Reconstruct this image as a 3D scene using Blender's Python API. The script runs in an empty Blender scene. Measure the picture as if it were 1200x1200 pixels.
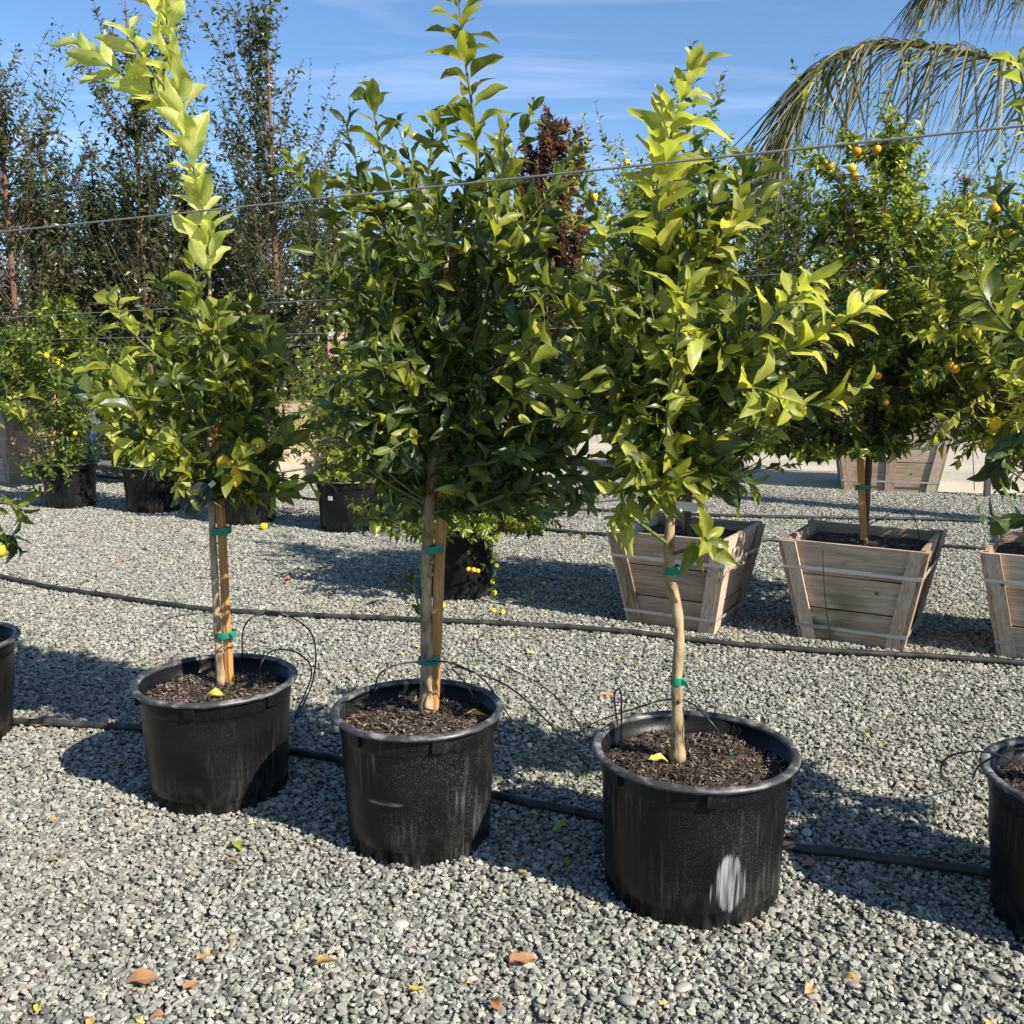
import bpy, bmesh, math, random
import numpy as np
from mathutils import Vector, Matrix

rng = np.random.default_rng(7)
random.seed(7)
PI = math.pi
C = bpy.context.scene.collection
SC = bpy.context.scene

# ------------------------------------------------------------------ camera, sky, sun, exposure
CAM = np.array([0.0, 0.0, 1.5]); PITCH = math.radians(9.0); FPX = 1150.0
cam = bpy.data.cameras.new('camera'); cam.sensor_width = 36; cam.lens = 36 * FPX / 1200
cam.clip_end = 3000; cam.clip_start = 0.05
co = bpy.data.objects.new('camera', cam); C.objects.link(co)
co.location = CAM; co.rotation_euler = (PI / 2 - PITCH, 0, 0); SC.camera = co

SUN_EL = math.radians(37); SUN_AZ = math.atan2(0.78, -0.62)      # azimuth clockwise from +Y: behind the camera, to the right
sun_dir = Vector((math.sin(SUN_AZ) * math.cos(SUN_EL), math.cos(SUN_AZ) * math.cos(SUN_EL), math.sin(SUN_EL)))
w = bpy.data.worlds.new('World'); SC.world = w; w.use_nodes = True
nt = w.node_tree; nt.nodes.clear()
def wn(t): return nt.nodes.new(t)
out = wn('ShaderNodeOutputWorld'); bg = wn('ShaderNodeBackground'); sky = wn('ShaderNodeTexSky')
sky.sky_type = 'NISHITA'; sky.sun_disc = False; sky.sun_elevation = SUN_EL; sky.sun_rotation = SUN_AZ
sky.air_density = 1.0; sky.dust_density = 0.6; sky.ozone_density = 2.0; sky.altitude = 50
# thin cirrus: noise on the sky direction projected to a high plane
tc = wn('ShaderNodeTexCoord'); sep = wn('ShaderNodeSeparateXYZ'); nt.links.new(tc.outputs['Generated'], sep.inputs[0])
zc = wn('ShaderNodeMath'); zc.operation = 'MAXIMUM'; zc.inputs[1].default_value = 0.03; nt.links.new(sep.outputs[2], zc.inputs[0])
dx = wn('ShaderNodeMath'); dx.operation = 'DIVIDE'; nt.links.new(sep.outputs[0], dx.inputs[0]); nt.links.new(zc.outputs[0], dx.inputs[1])
dy = wn('ShaderNodeMath'); dy.operation = 'DIVIDE'; nt.links.new(sep.outputs[1], dy.inputs[0]); nt.links.new(zc.outputs[0], dy.inputs[1])
cmb = wn('ShaderNodeCombineXYZ'); nt.links.new(dx.outputs[0], cmb.inputs[0]); nt.links.new(dy.outputs[0], cmb.inputs[1])
mp = wn('ShaderNodeMapping'); mp.inputs['Rotation'].default_value = (0, 0, 0.95); mp.inputs['Scale'].default_value = (0.30, 1.0, 1)
nt.links.new(cmb.outputs[0], mp.inputs[0])
nz = wn('ShaderNodeTexNoise'); nz.inputs['Scale'].default_value = 2.0; nz.inputs['Detail'].default_value = 7; nz.inputs['Roughness'].default_value = 0.55
nz.inputs['Distortion'].default_value = 0.6; nt.links.new(mp.outputs[0], nz.inputs['Vector'])
cr = wn('ShaderNodeValToRGB'); cr.color_ramp.elements[0].position = 0.5; cr.color_ramp.elements[1].position = 0.92
nt.links.new(nz.outputs['Fac'], cr.inputs[0])
cf = wn('ShaderNodeMath'); cf.operation = 'MULTIPLY'; cf.inputs[1].default_value = 0.22; nt.links.new(cr.outputs[0], cf.inputs[0])
tint = wn('ShaderNodeMix'); tint.data_type = 'RGBA'; tint.blend_type = 'MULTIPLY'; tint.inputs[0].default_value = 1.0
nt.links.new(sky.outputs[0], tint.inputs[6]); tint.inputs[7].default_value = (0.82, 1.02, 1.24, 1)
mx = wn('ShaderNodeMix'); mx.data_type = 'RGBA'
nt.links.new(cf.outputs[0], mx.inputs[0]); nt.links.new(tint.outputs[2], mx.inputs[6]); mx.inputs[7].default_value = (13., 13.6, 14.4, 1)
nt.links.new(mx.outputs[2], bg.inputs[0]); bg.inputs[1].default_value = 0.078
nt.links.new(bg.outputs[0], out.inputs[0])

sl = bpy.data.lights.new('sun', 'SUN'); sl.energy = 5.0; sl.angle = math.radians(0.5); sl.color = (1.0, 0.925, 0.80)
so = bpy.data.objects.new('sun', sl); C.objects.link(so); so.location = (5, -5, 8)
so.rotation_euler = (-sun_dir).to_track_quat('-Z', 'Y').to_euler()
vs = SC.view_settings; vs.view_transform = 'Standard'; vs.look = 'None'; vs.gamma = 1; vs.exposure = 0.88; vs.use_curve_mapping = False
SC.render.engine = 'CYCLES'

# ------------------------------------------------------------------ placing helpers
SP, CP = math.sin(PITCH), math.cos(PITCH)
def ray(px, py):
    x = (px - 600) / FPX; y = -(py - 600) / FPX
    return np.array([x, CP + SP * y, -SP + CP * y])
def ground(px, py, z=0.0):
    r = ray(px, py); return CAM + r * ((z - CAM[2]) / r[2])
def at(px, py, d):
    r = ray(px, py); return CAM + r * (d / r[1])

# ------------------------------------------------------------------ object helpers
def tag(o, label=None, cat=None, group=None, kind=None):
    if label: o['label'] = label
    if cat: o['category'] = cat
    if group: o['group'] = group
    if kind: o['kind'] = kind
    return o
def thing(name, loc, label, cat, group=None, rz=0.0):
    o = bpy.data.objects.new(name, None); C.objects.link(o); o.empty_display_size = 0.1
    o.location = loc; o.rotation_euler = (0, 0, rz)
    return tag(o, label, cat, group)
def mesh_tri(name, V, T, mats, smooth=True, uv=None, mi=None):
    """V (n,3), T (m,3); uv per vertex"""
    me = bpy.data.meshes.new(name); V = np.asarray(V, dtype=np.float32); T = np.asarray(T, dtype=np.int32)
    me.vertices.add(len(V)); me.vertices.foreach_set('co', V.ravel())
    me.loops.add(T.size); me.loops.foreach_set('vertex_index', T.ravel())
    me.polygons.add(len(T)); me.polygons.foreach_set('loop_start', np.arange(0, T.size, 3, dtype=np.int32))
    me.polygons.foreach_set('loop_total', np.full(len(T), 3, dtype=np.int32))
    me.polygons.foreach_set('use_smooth', np.full(len(T), bool(smooth)))
    for m in (mats if isinstance(mats, (list, tuple)) else [mats]): me.materials.append(m)
    if mi is not None: me.polygons.foreach_set('material_index', np.asarray(mi, dtype=np.int32))
    if uv is not None:
        l = me.uv_layers.new(name='UVMap'); l.data.foreach_set('uv', np.asarray(uv, dtype=np.float32)[T.ravel()].ravel())
    me.update(calc_edges=True); me.validate()
    return me
def link(name, me, parent=None):
    o = bpy.data.objects.new(name, me); C.objects.link(o)
    if parent: o.parent = parent
    return o
class MB:
    """collects triangles"""
    def __init__(s): s.v = []; s.t = []; s.n = 0
    def add(s, V, T):
        V = np.asarray(V, float).reshape(-1, 3); s.v.append(V); s.t.append(np.asarray(T, int) + s.n); s.n += len(V); return s
    def box8(s, P):
        return s.add(P, [(0,2,1),(0,3,2),(4,5,6),(4,6,7),(0,1,5),(0,5,4),(1,2,6),(1,6,5),(2,3,7),(2,7,6),(3,0,4),(3,4,7)])
    def box(s, c, d, R=None):
        x, y, z = np.array(d) / 2
        P = np.array([(-x,-y,-z),(x,-y,-z),(x,y,-z),(-x,y,-z),(-x,-y,z),(x,-y,z),(x,y,z),(-x,y,z)])
        if R is not None: P = P @ np.asarray(R).T
        return s.box8(P + np.asarray(c))
    def tube(s, pts, rad, sides=8, cap=True):
        pts = np.asarray(pts, float); n = len(pts); rad = np.broadcast_to(np.asarray(rad, float), (n,))
        tg = np.gradient(pts, axis=0); tg /= np.linalg.norm(tg, axis=1)[:, None] + 1e-9
        ref = np.array([0, 0, 1.0]) if abs(tg[0, 2]) < 0.9 else np.array([1.0, 0, 0])
        a = np.cross(tg[0], ref); a /= np.linalg.norm(a)
        V = []
        th = np.linspace(0, 2 * PI, sides, endpoint=False)
        for i in range(n):
            a = a - tg[i] * np.dot(a, tg[i]); a /= np.linalg.norm(a) + 1e-9
            b = np.cross(tg[i], a)
            V.append(pts[i] + rad[i] * (np.cos(th)[:, None] * a + np.sin(th)[:, None] * b))
        V = np.concatenate(V); T = []
        for i in range(n - 1):
            for j in range(sides):
                k = (j + 1) % sides; p = i * sides
                T += [(p + j, p + k, p + sides + k), (p + j, p + sides + k, p + sides + j)]
        if cap:
            V = np.concatenate([V, pts[:1], pts[-1:]]); m = n * sides
            for j in range(sides):
                k = (j + 1) % sides
                T += [(m, k, j), (m + 1, (n - 1) * sides + j, (n - 1) * sides + k)]
        return s.add(V, T)
    def lathe(s, prof, seg=64, rfun=None):
        prof = np.asarray(prof, float); th = np.linspace(0, 2 * PI, seg, endpoint=False); V = []
        for i, (r, z) in enumerate(prof):
            rr = np.full(seg, r) if rfun is None else rfun(i, r, th)
            V.append(np.stack([rr * np.cos(th), rr * np.sin(th), np.full(seg, z)], 1))
        T = []
        for i in range(len(prof) - 1):
            for j in range(seg):
                k = (j + 1) % seg; p = i * seg
                T += [(p + j, p + k, p + seg + k), (p + j, p + seg + k, p + seg + j)]
        return s.add(np.concatenate(V), T)
    def mesh(s, name, mats, smooth=True, shift=None):
        V = np.concatenate(s.v)
        if shift is not None: V = V - np.asarray(shift)
        return mesh_tri(name, V, np.concatenate(s.t), mats, smooth)
    def part(s, name, mats, parent=None, smooth=True, shift=None):
        return link(name, s.mesh(name, mats, smooth, shift), parent)
def spline(P, n):
    """Catmull-Rom through points"""
    P = np.asarray(P, float)
    if len(P) == 2:
        t = np.linspace(0, 1, n)[:, None]; return P[0] * (1 - t) + P[1] * t
    Q = np.vstack([2 * P[0] - P[1], P, 2 * P[-1] - P[-2]]); m = len(P) - 1; o = []
    for u in np.linspace(0, m, n):
        i = min(int(u), m - 1); t = u - i; a, b, c, d = Q[i:i + 4]
        o.append(0.5 * ((2 * b) + (c - a) * t + (2 * a - 5 * b + 4 * c - d) * t * t + (3 * b - a - 3 * c + d) * t ** 3))
    return np.array(o)

# ------------------------------------------------------------------ materials
def new_mat(name):
    m = bpy.data.materials.new(name); m.use_nodes = True; n = m.node_tree; n.nodes.clear()
    return m, n, n.nodes.new, n.links.new
def rnd_value(N, L):
    oi = N('ShaderNodeObjectInfo'); ge = N('ShaderNodeNewGeometry')
    a = N('ShaderNodeMath'); a.operation = 'ADD'; L(oi.outputs['Random'], a.inputs[0]); L(ge.outputs['Random Per Island'], a.inputs[1])
    f = N('ShaderNodeMath'); f.operation = 'FRACT'; L(a.outputs[0], f.inputs[0])
    return f.outputs[0], ge
def ramp(N, stops, interp='LINEAR'):
    r = N('ShaderNodeValToRGB'); e = r.color_ramp.elements; r.color_ramp.interpolation = interp
    while len(e) < len(stops): e.new(0.5)
    for x, (p, c) in zip(e, stops): x.position = p; x.color = (*c, 1)
    return r
def mixc(N, L, fac, a, b, mode='MIX'):
    m = N('ShaderNodeMix'); m.data_type = 'RGBA'; m.blend_type = mode
    for s, v in ((0, fac), (6, a), (7, b)):
        if hasattr(v, 'links') or hasattr(v, 'is_linked'): L(v, m.inputs[s])
        elif s == 0: m.inputs[0].default_value = v
        else: m.inputs[s].default_value = (*v, 1)
    return m.outputs[2]
def leaf_mat(name, stops, trans, tf=0.4, rough=0.36, under=1.5, vein=True, spec=0.5):
    m, n, N, L = new_mat(name); r, ge = rnd_value(N, L)
    c = ramp(N, stops); L(r, c.inputs[0]); col = c.outputs[0]
    uv = N('ShaderNodeUVMap'); sp = N('ShaderNodeSeparateXYZ'); L(uv.outputs[0], sp.inputs[0])
    p = N('ShaderNodeBsdfPrincipled')
    if vein:
        d = N('ShaderNodeMath'); d.operation = 'SUBTRACT'; L(sp.outputs[0], d.inputs[0]); d.inputs[1].default_value = 0.5
        ab = N('ShaderNodeMath'); ab.operation = 'ABSOLUTE'; L(d.outputs[0], ab.inputs[0])
        mr = N('ShaderNodeMapRange'); mr.inputs[1].default_value = 0.015; mr.inputs[2].default_value = 0.06; mr.inputs[3].default_value = 0.55; mr.inputs[4].default_value = 0
        L(ab.outputs[0], mr.inputs[0])
        lt = mixc(N, L, 1.0, col, (1.9, 1.7, 1.6), 'MULTIPLY'); col = mixc(N, L, mr.outputs[0], col, lt)
        # side veins as slight relief, blotchy tone
        q = N('ShaderNodeMath'); q.operation = 'MULTIPLY_ADD'; L(ab.outputs[0], q.inputs[0]); q.inputs[1].default_value = -0.55; L(sp.outputs[1], q.inputs[2])
        s = N('ShaderNodeMath'); s.operation = 'MULTIPLY'; L(q.outputs[0], s.inputs[0]); s.inputs[1].default_value = 62
        si = N('ShaderNodeMath'); si.operation = 'SINE'; L(s.outputs[0], si.inputs[0])
        b = N('ShaderNodeBump'); b.inputs['Strength'].default_value = 0.04; b.inputs['Distance'].default_value = 0.001; L(si.outputs[0], b.inputs['Height']); L(b.outputs[0], p.inputs['Normal'])
        tcx = N('ShaderNodeTexCoord'); nz = N('ShaderNodeTexNoise'); nz.inputs['Scale'].default_value = 18; L(tcx.outputs['Object'], nz.inputs['Vector'])
        col = mixc(N, L, 0.35, col, mixc(N, L, 1.0, col, nz.outputs['Fac'], 'OVERLAY'))
    if vein:      # blemishes: pale dust film and brown specks, different on every leaf
        ad = N('ShaderNodeVectorMath'); ad.operation = 'ADD'; L(uv.outputs[0], ad.inputs[0]); cx = N('ShaderNodeCombineXYZ'); k9 = N('ShaderNodeMath'); k9.operation = 'MULTIPLY'; k9.inputs[1].default_value = 91; L(r, k9.inputs[0]); L(k9.outputs[0], cx.inputs[0]); L(k9.outputs[0], cx.inputs[2]); L(cx.outputs[0], ad.inputs[1])
        n9 = N('ShaderNodeTexNoise'); n9.inputs['Scale'].default_value = 3.2; n9.inputs['Detail'].default_value = 7; n9.inputs['Roughness'].default_value = .65; L(ad.outputs[0], n9.inputs['Vector'])
        m9 = N('ShaderNodeMapRange'); L(n9.outputs['Fac'], m9.inputs[0]); m9.inputs[1].default_value = .63; m9.inputs[2].default_value = .72; m9.inputs[3].default_value = 0; m9.inputs[4].default_value = .6
        col = mixc(N, L, m9.outputs[0], col, (.20, .15, .05))
        m8 = N('ShaderNodeMapRange'); L(n9.outputs['Fac'], m8.inputs[0]); m8.inputs[1].default_value = .52; m8.inputs[2].default_value = .3; m8.inputs[3].default_value = 0; m8.inputs[4].default_value = .22
        col = mixc(N, L, m8.outputs[0], col, (.26, .27, .17))
        rg = N('ShaderNodeMapRange'); L(n9.outputs['Fac'], rg.inputs[0]); rg.inputs[1].default_value = .3; rg.inputs[2].default_value = .6; rg.inputs[3].default_value = rough + .22; rg.inputs[4].default_value = rough; L(rg.outputs[0], p.inputs['Roughness'])
    un = mixc(N, L, 1.0, col, (under, under, under * 1.05), 'MULTIPLY')
    col = mixc(N, L, ge.outputs['Backfacing'], col, un)
    L(col, p.inputs['Base Color']); p.inputs['Specular IOR Level'].default_value = spec
    if not vein: p.inputs['Roughness'].default_value = rough
    t = N('ShaderNodeBsdfTranslucent'); tc_ = mixc(N, L, 0.55, trans, mixc(N, L, 1.0, col, (3.0, 3.0, 2.0), 'MULTIPLY')); L(tc_, t.inputs[0])
    ms = N('ShaderNodeMixShader'); ms.inputs[0].default_value = tf; L(p.outputs[0], ms.inputs[1]); L(t.outputs[0], ms.inputs[2])
    o = N('ShaderNodeOutputMaterial'); L(ms.outputs[0], o.inputs[0]); return m
def simple_mat(name, stops, rough=0.6, nscale=12.0, nstr=0.5, bump=0.2, vscale=(1, 1, 1), rnd=True, spec=0.4, metal=0.0, bdist=0.01):
    m, n, N, L = new_mat(name); p = N('ShaderNodeBsdfPrincipled'); o = N('ShaderNodeOutputMaterial'); L(p.outputs[0], o.inputs[0])
    tcx = N('ShaderNodeTexCoord'); mp_ = N('ShaderNodeMapping'); mp_.inputs['Scale'].default_value = vscale; L(tcx.outputs['Object'], mp_.inputs[0])
    nz = N('ShaderNodeTexNoise'); nz.inputs['Scale'].default_value = nscale; nz.inputs['Detail'].default_value = 6; L(mp_.outputs[0], nz.inputs['Vector'])
    r, ge = rnd_value(N, L)
    f = N('ShaderNodeMath'); f.operation = 'MULTIPLY_ADD'; L(nz.outputs['Fac'], f.inputs[0]); f.inputs[1].default_value = nstr
    if rnd:
        g = N('ShaderNodeMath'); g.operation = 'MULTIPLY'; L(r, g.inputs[0]); g.inputs[1].default_value = 1 - nstr; L(g.outputs[0], f.inputs[2])
    else: f.inputs[2].default_value = (1 - nstr) / 2
    c = ramp(N, stops); L(f.outputs[0], c.inputs[0]); L(c.outputs[0], p.inputs['Base Color'])
    p.inputs['Roughness'].default_value = rough; p.inputs['Specular IOR Level'].default_value = spec; p.inputs['Metallic'].default_value = metal
    if bump:
        b = N('ShaderNodeBump'); b.inputs['Strength'].default_value = bump; b.inputs['Distance'].default_value = bdist; L(nz.outputs['Fac'], b.inputs['Height']); L(b.outputs[0], p.inputs['Normal'])
    return m

M = {}
M['mature'] = leaf_mat('citrus_leaf_mature', [(0, (.016, .032, .006)), (.5, (.035, .061, .009)), (1, (.082, .108, .014))], (.16, .22, .010), .20, .36)
M['mid'] = leaf_mat('citrus_leaf_fresh', [(0, (.060, .085, .010)), (.5, (.125, .15, .016)), (1, (.25, .26, .03))], (.40, .39, .02), .32, .34, 1.25)
M['young'] = leaf_mat('citrus_leaf_young', [(0, (.18, .215, .026)), (.5, (.29, .315, .042)), (1, (.42, .42, .085))], (.54, .53, .07), .40, .42, 1.1)
M['yellow'] = leaf_mat('citrus_leaf_yellow', [(0, (.33, .37, .085)), (.5, (.43, .45, .125)), (1, (.54, .535, .19))], (.62, .64, .14), .40, .46, 1.05)
M['small'] = leaf_mat('small_citrus_leaf', [(0, (.022, .05, .010)), (.6, (.055, .09, .014)), (1, (.13, .16, .022))], (.22, .30, .02), .30, .36, 1.4, vein=False)
M['small_light'] = leaf_mat('small_light_leaf', [(0, (.06, .10, .014)), (.5, (.16, .21, .025)), (1, (.34, .36, .05))], (.45, .48, .04), .38, .42, 1.2, vein=False)
M['pear'] = leaf_mat('pear_leaf', [(0, (.022, .028, .012)), (.45, (.046, .068, .022)), (.85, (.09, .112, .042)), (1, (.13, .085, .045))], (.10, .13, .02), .22, .34, 1.7, vein=False, spec=.6)
M['magnolia'] = leaf_mat('bronze_leaf', [(0, (.022, .028, .014)), (.5, (.055, .038, .022)), (.8, (.15, .058, .032)), (1, (.26, .09, .045))], (.3, .10, .03), .25, .36, 1.2, vein=False)
M['lemon_leaf'] = leaf_mat('lemon_leaf', [(0, (.07, .105, .012)), (.45, (.20, .235, .025)), (1, (.46, .45, .07))], (.55, .54, .06), .38, .40, 1.2, vein=False)
M['shrub'] = leaf_mat('grey_shrub_leaf', [(0, (.05, .06, .03)), (.6, (.12, .12, .07)), (1, (.24, .13, .11))], (.2, .15, .08), .25, .5, 1.2, vein=False)
M['palm'] = leaf_mat('palm_leaflet', [(0, (.03, .038, .012)), (.5, (.085, .092, .024)), (.8, (.17, .155, .045)), (1, (.32, .25, .12))], (.15, .14, .03), .25, .5, 1.0, vein=False)
M['fallen_yellow'] = leaf_mat('fallen_leaf_yellow', [(0, (.52, .40, .05)), (1, (.62, .55, .10))], (.5, .4, .05), .2, .5, 1.0)
M['fallen_brown'] = leaf_mat('fallen_leaf_brown', [(0, (.20, .09, .045)), (1, (.36, .18, .08))], (.3, .15, .05), .1, .6, 1.1)
M['fallen_tan'] = leaf_mat('fallen_leaf_tan', [(0, (.45, .30, .12)), (1, (.55, .36, .12))], (.4, .25, .05), .1, .55, 1.1)
M['fallen_green'] = leaf_mat('fallen_leaf_green', [(0, (.27, .33, .03)), (1, (.33, .38, .04))], (.4, .45, .05), .2, .5, 1.0)
M['bark'] = simple_mat('citrus_bark', [(.32, (.08, .055, .03)), (.43, (.25, .175, .09)), (.58, (.38, .285, .155)), (.78, (.48, .39, .25))], .85, 34, 1.0, .8, (1, 1, .4), False)
M['bark_dark'] = simple_mat('dark_bark', [(0, (.05, .035, .022)), (1, (.17, .11, .07))], .85, 25, .7, .5, (1, 1, .3))
M['bark_red'] = simple_mat('reddish_stake_wood', [(0, (.09, .045, .03)), (1, (.20, .11, .07))], .8, 25, .7, .4, (1, 1, .2))
M['twig'] = simple_mat('green_twig', [(0, (.06, .085, .02)), (1, (.15, .17, .05))], .6, 20, .6, .1)
M['stake'] = simple_mat('stake_wood', [(.25, (.22, .10, .03)), (.5, (.46, .23, .07)), (.75, (.58, .33, .12))], .65, 14, 1.0, .5, (14, 14, .5), False)
M['tie'] = simple_mat('green_tape', [(0, (.0, .16, .10)), (1, (.01, .27, .17))], .35, 20, .5, .1)
M['hose'] = simple_mat('black_pe_pipe', [(.35, (.014, .014, .015)), (.6, (.045, .043, .040)), (.8, (.13, .12, .105))], .55, 14, 1.0, .3, rnd=False)
M['tube'] = simple_mat('black_microtube', [(0, (.012, .012, .013)), (1, (.03, .03, .03))], .4, 9, .9, 0)
M['emitter'] = simple_mat('green_emitter', [(0, (.0, .08, .05)), (1, (.01, .15, .09))], .4, 9, .9, 0)
M['wire'] = simple_mat('galvanised_wire', [(0, (.22, .22, .22)), (1, (.42, .42, .41))], .45, 60, .9, 0, metal=.6)
M['wire_twist'] = None
def wood_mat(name, stops, vs1, moss=None):
    m, n, N, L = new_mat(name); p = N('ShaderNodeBsdfPrincipled'); o = N('ShaderNodeOutputMaterial'); L(p.outputs[0], o.inputs[0])
    tcx = N('ShaderNodeTexCoord'); V = tcx.outputs['Object']; r, ge = rnd_value(N, L)
    sh = N('ShaderNodeVectorMath'); sh.operation = 'ADD'; L(V, sh.inputs[0]); sc = N('ShaderNodeCombineXYZ'); k = N('ShaderNodeMath'); k.operation = 'MULTIPLY'; L(r, k.inputs[0]); k.inputs[1].default_value = 37.0
    for i in range(3): L(k.outputs[0], sc.inputs[i])
    L(sc.outputs[0], sh.inputs[1])
    def nz(scale, vs_, det=6, dist=0):
        a = N('ShaderNodeMapping'); a.inputs['Scale'].default_value = vs_; L(sh.outputs[0], a.inputs[0]); z = N('ShaderNodeTexNoise'); z.inputs['Scale'].default_value = scale; z.inputs['Detail'].default_value = det; z.inputs['Distortion'].default_value = dist; L(a.outputs[0], z.inputs['Vector']); return z.outputs['Fac']
    g1 = nz(2.0, vs1, 8, .6); g2 = nz(7.0, vs1, 4); st = nz(5, (1, 1, 1), 5)
    f = N('ShaderNodeMath'); f.operation = 'MULTIPLY_ADD'; L(g1, f.inputs[0]); f.inputs[1].default_value = .75; q = N('ShaderNodeMath'); q.operation = 'MULTIPLY_ADD'; L(r, q.inputs[0]); q.inputs[1].default_value = .46; q.inputs[2].default_value = -.11; L(q.outputs[0], f.inputs[2])
    c = ramp(N, stops); L(f.outputs[0], c.inputs[0]); col = c.outputs[0]
    def mr(x, a, b, c_, d):
        w_ = N('ShaderNodeMapRange'); L(x, w_.inputs[0])
        for i, v in enumerate((a, b, c_, d)): w_.inputs[i + 1].default_value = v
        return w_.outputs[0]
    col = mixc(N, L, 1.0, col, mr(g2, .32, .55, .70, 1.04), 'MULTIPLY')
    col = mixc(N, L, mr(st, .62, .80, 0, .45), col, (.10, .075, .055))
    vo = N('ShaderNodeTexVoronoi'); vo.inputs['Scale'].default_value = 4.5; L(sh.outputs[0], vo.inputs['Vector'])
    col = mixc(N, L, mr(vo.outputs['Distance'], .035, .075, .85, 0), col, (.045, .028, .018))
    if moss:
        ms = nz(4.5, (1, 1, 3), 5); sp = N('ShaderNodeSeparateXYZ'); L(V, sp.inputs[0])
        a1 = mr(sp.outputs[0], moss[0], moss[1], 1, 0); a2 = mr(sp.outputs[2], moss[2], moss[3], 1, 0)
        w1 = N('ShaderNodeMath'); w1.operation = 'MULTIPLY'; L(a1, w1.inputs[0]); L(a2, w1.inputs[1]); w2 = N('ShaderNodeMath'); w2.operation = 'MULTIPLY'; L(w1.outputs[0], w2.inputs[0]); L(mr(ms, .36, .54, 0, .95), w2.inputs[1])
        col = mixc(N, L, w2.outputs[0], col, (.11, .125, .03))
    L(col, p.inputs['Base Color']); p.inputs['Roughness'].default_value = .85; p.inputs['Specular IOR Level'].default_value = .25
    b = N('ShaderNodeBump'); b.inputs['Strength'].default_value = .5; b.inputs['Distance'].default_value = .006; L(g2, b.inputs['Height']); L(b.outputs[0], p.inputs['Normal'])
    return m
PS = [(.15, (.20, .13, .082)), (.38, (.38, .275, .185)), (.6, (.51, .39, .28)), (.85, (.62, .51, .385))]
M['plank'] = wood_mat('weathered_plank', PS, (1.2, 1.2, 22)); M['plank_mossy'] = wood_mat('mossy_plank', PS, (1.2, 1.2, 22), (-.10, .16, .26, .40))
M['batten'] = wood_mat('weathered_batten', PS, (22, 22, 1.2))
M['plank_red'] = simple_mat('fresh_plank', [(0, (.26, .12, .05)), (.5, (.44, .23, .11)), (1, (.55, .34, .18))], .75, 2.2, .62, .3, (1.5, 1.5, 22))
M['strap'] = simple_mat('steel_strap', [(0, (.24, .235, .23)), (1, (.46, .455, .45))], .5, 30, .7, .05, metal=.3)
M['soil'] = simple_mat('dark_soil', [(.3, (.022, .015, .011)), (.7, (.085, .06, .043))], .95, 60, .9, .8, rnd=False)
M['chips'] = simple_mat('bark_chips', [(0, (.012, .009, .007)), (.5, (.042, .029, .022)), (.72, (.11, .08, .06)), (.88, (.27, .21, .165)), (1, (.50, .44, .37))], .8, 40, .2, .3)
M['lemon'] = simple_mat('yellow_fruit', [(0, (.62, .40, .015)), (1, (.78, .56, .03))], .4, 90, .3, .25, bdist=.002)
M['orange'] = simple_mat('orange_fruit', [(0, (.60, .24, .012)), (1, (.75, .40, .02))], .4, 90, .3, .25, bdist=.002)
M['greenfruit'] = simple_mat('green_fruit', [(0, (.08, .13, .02)), (1, (.16, .20, .03))], .4, 90, .3, .25, bdist=.002)
M['white'] = simple_mat('white_tag', [(0, (.50, .50, .50)), (1, (.64, .64, .63))], .5, 9, .5, 0)
M['dark_tag'] = simple_mat('charcoal_tag', [(0, (.022, .022, .026)), (1, (.032, .032, .036))], .5, 9, .5, 0)
M['blue'] = simple_mat('blue_paint', [(0, (.015, .10, .33)), (1, (.03, .17, .45))], .5, 9, .7, 0)
M['steel'] = simple_mat('dark_steel', [(0, (.05, .055, .065)), (1, (.12, .125, .14))], .5, 20, .7, .1, metal=.5)
M['pink'] = simple_mat('pink_print', [(0, (.75, .74, .74)), (.46, (.70, .60, .63)), (.52, (.62, .20, .34)), (1, (.55, .03, .2))], .6, 7, 1.0, 0, rnd=False)
M['rag'] = simple_mat('brown_gravel_pile', [(0, (.12, .11, .1)), (1, (.28, .26, .24))], .9, 2.0, .8, .5)

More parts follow.
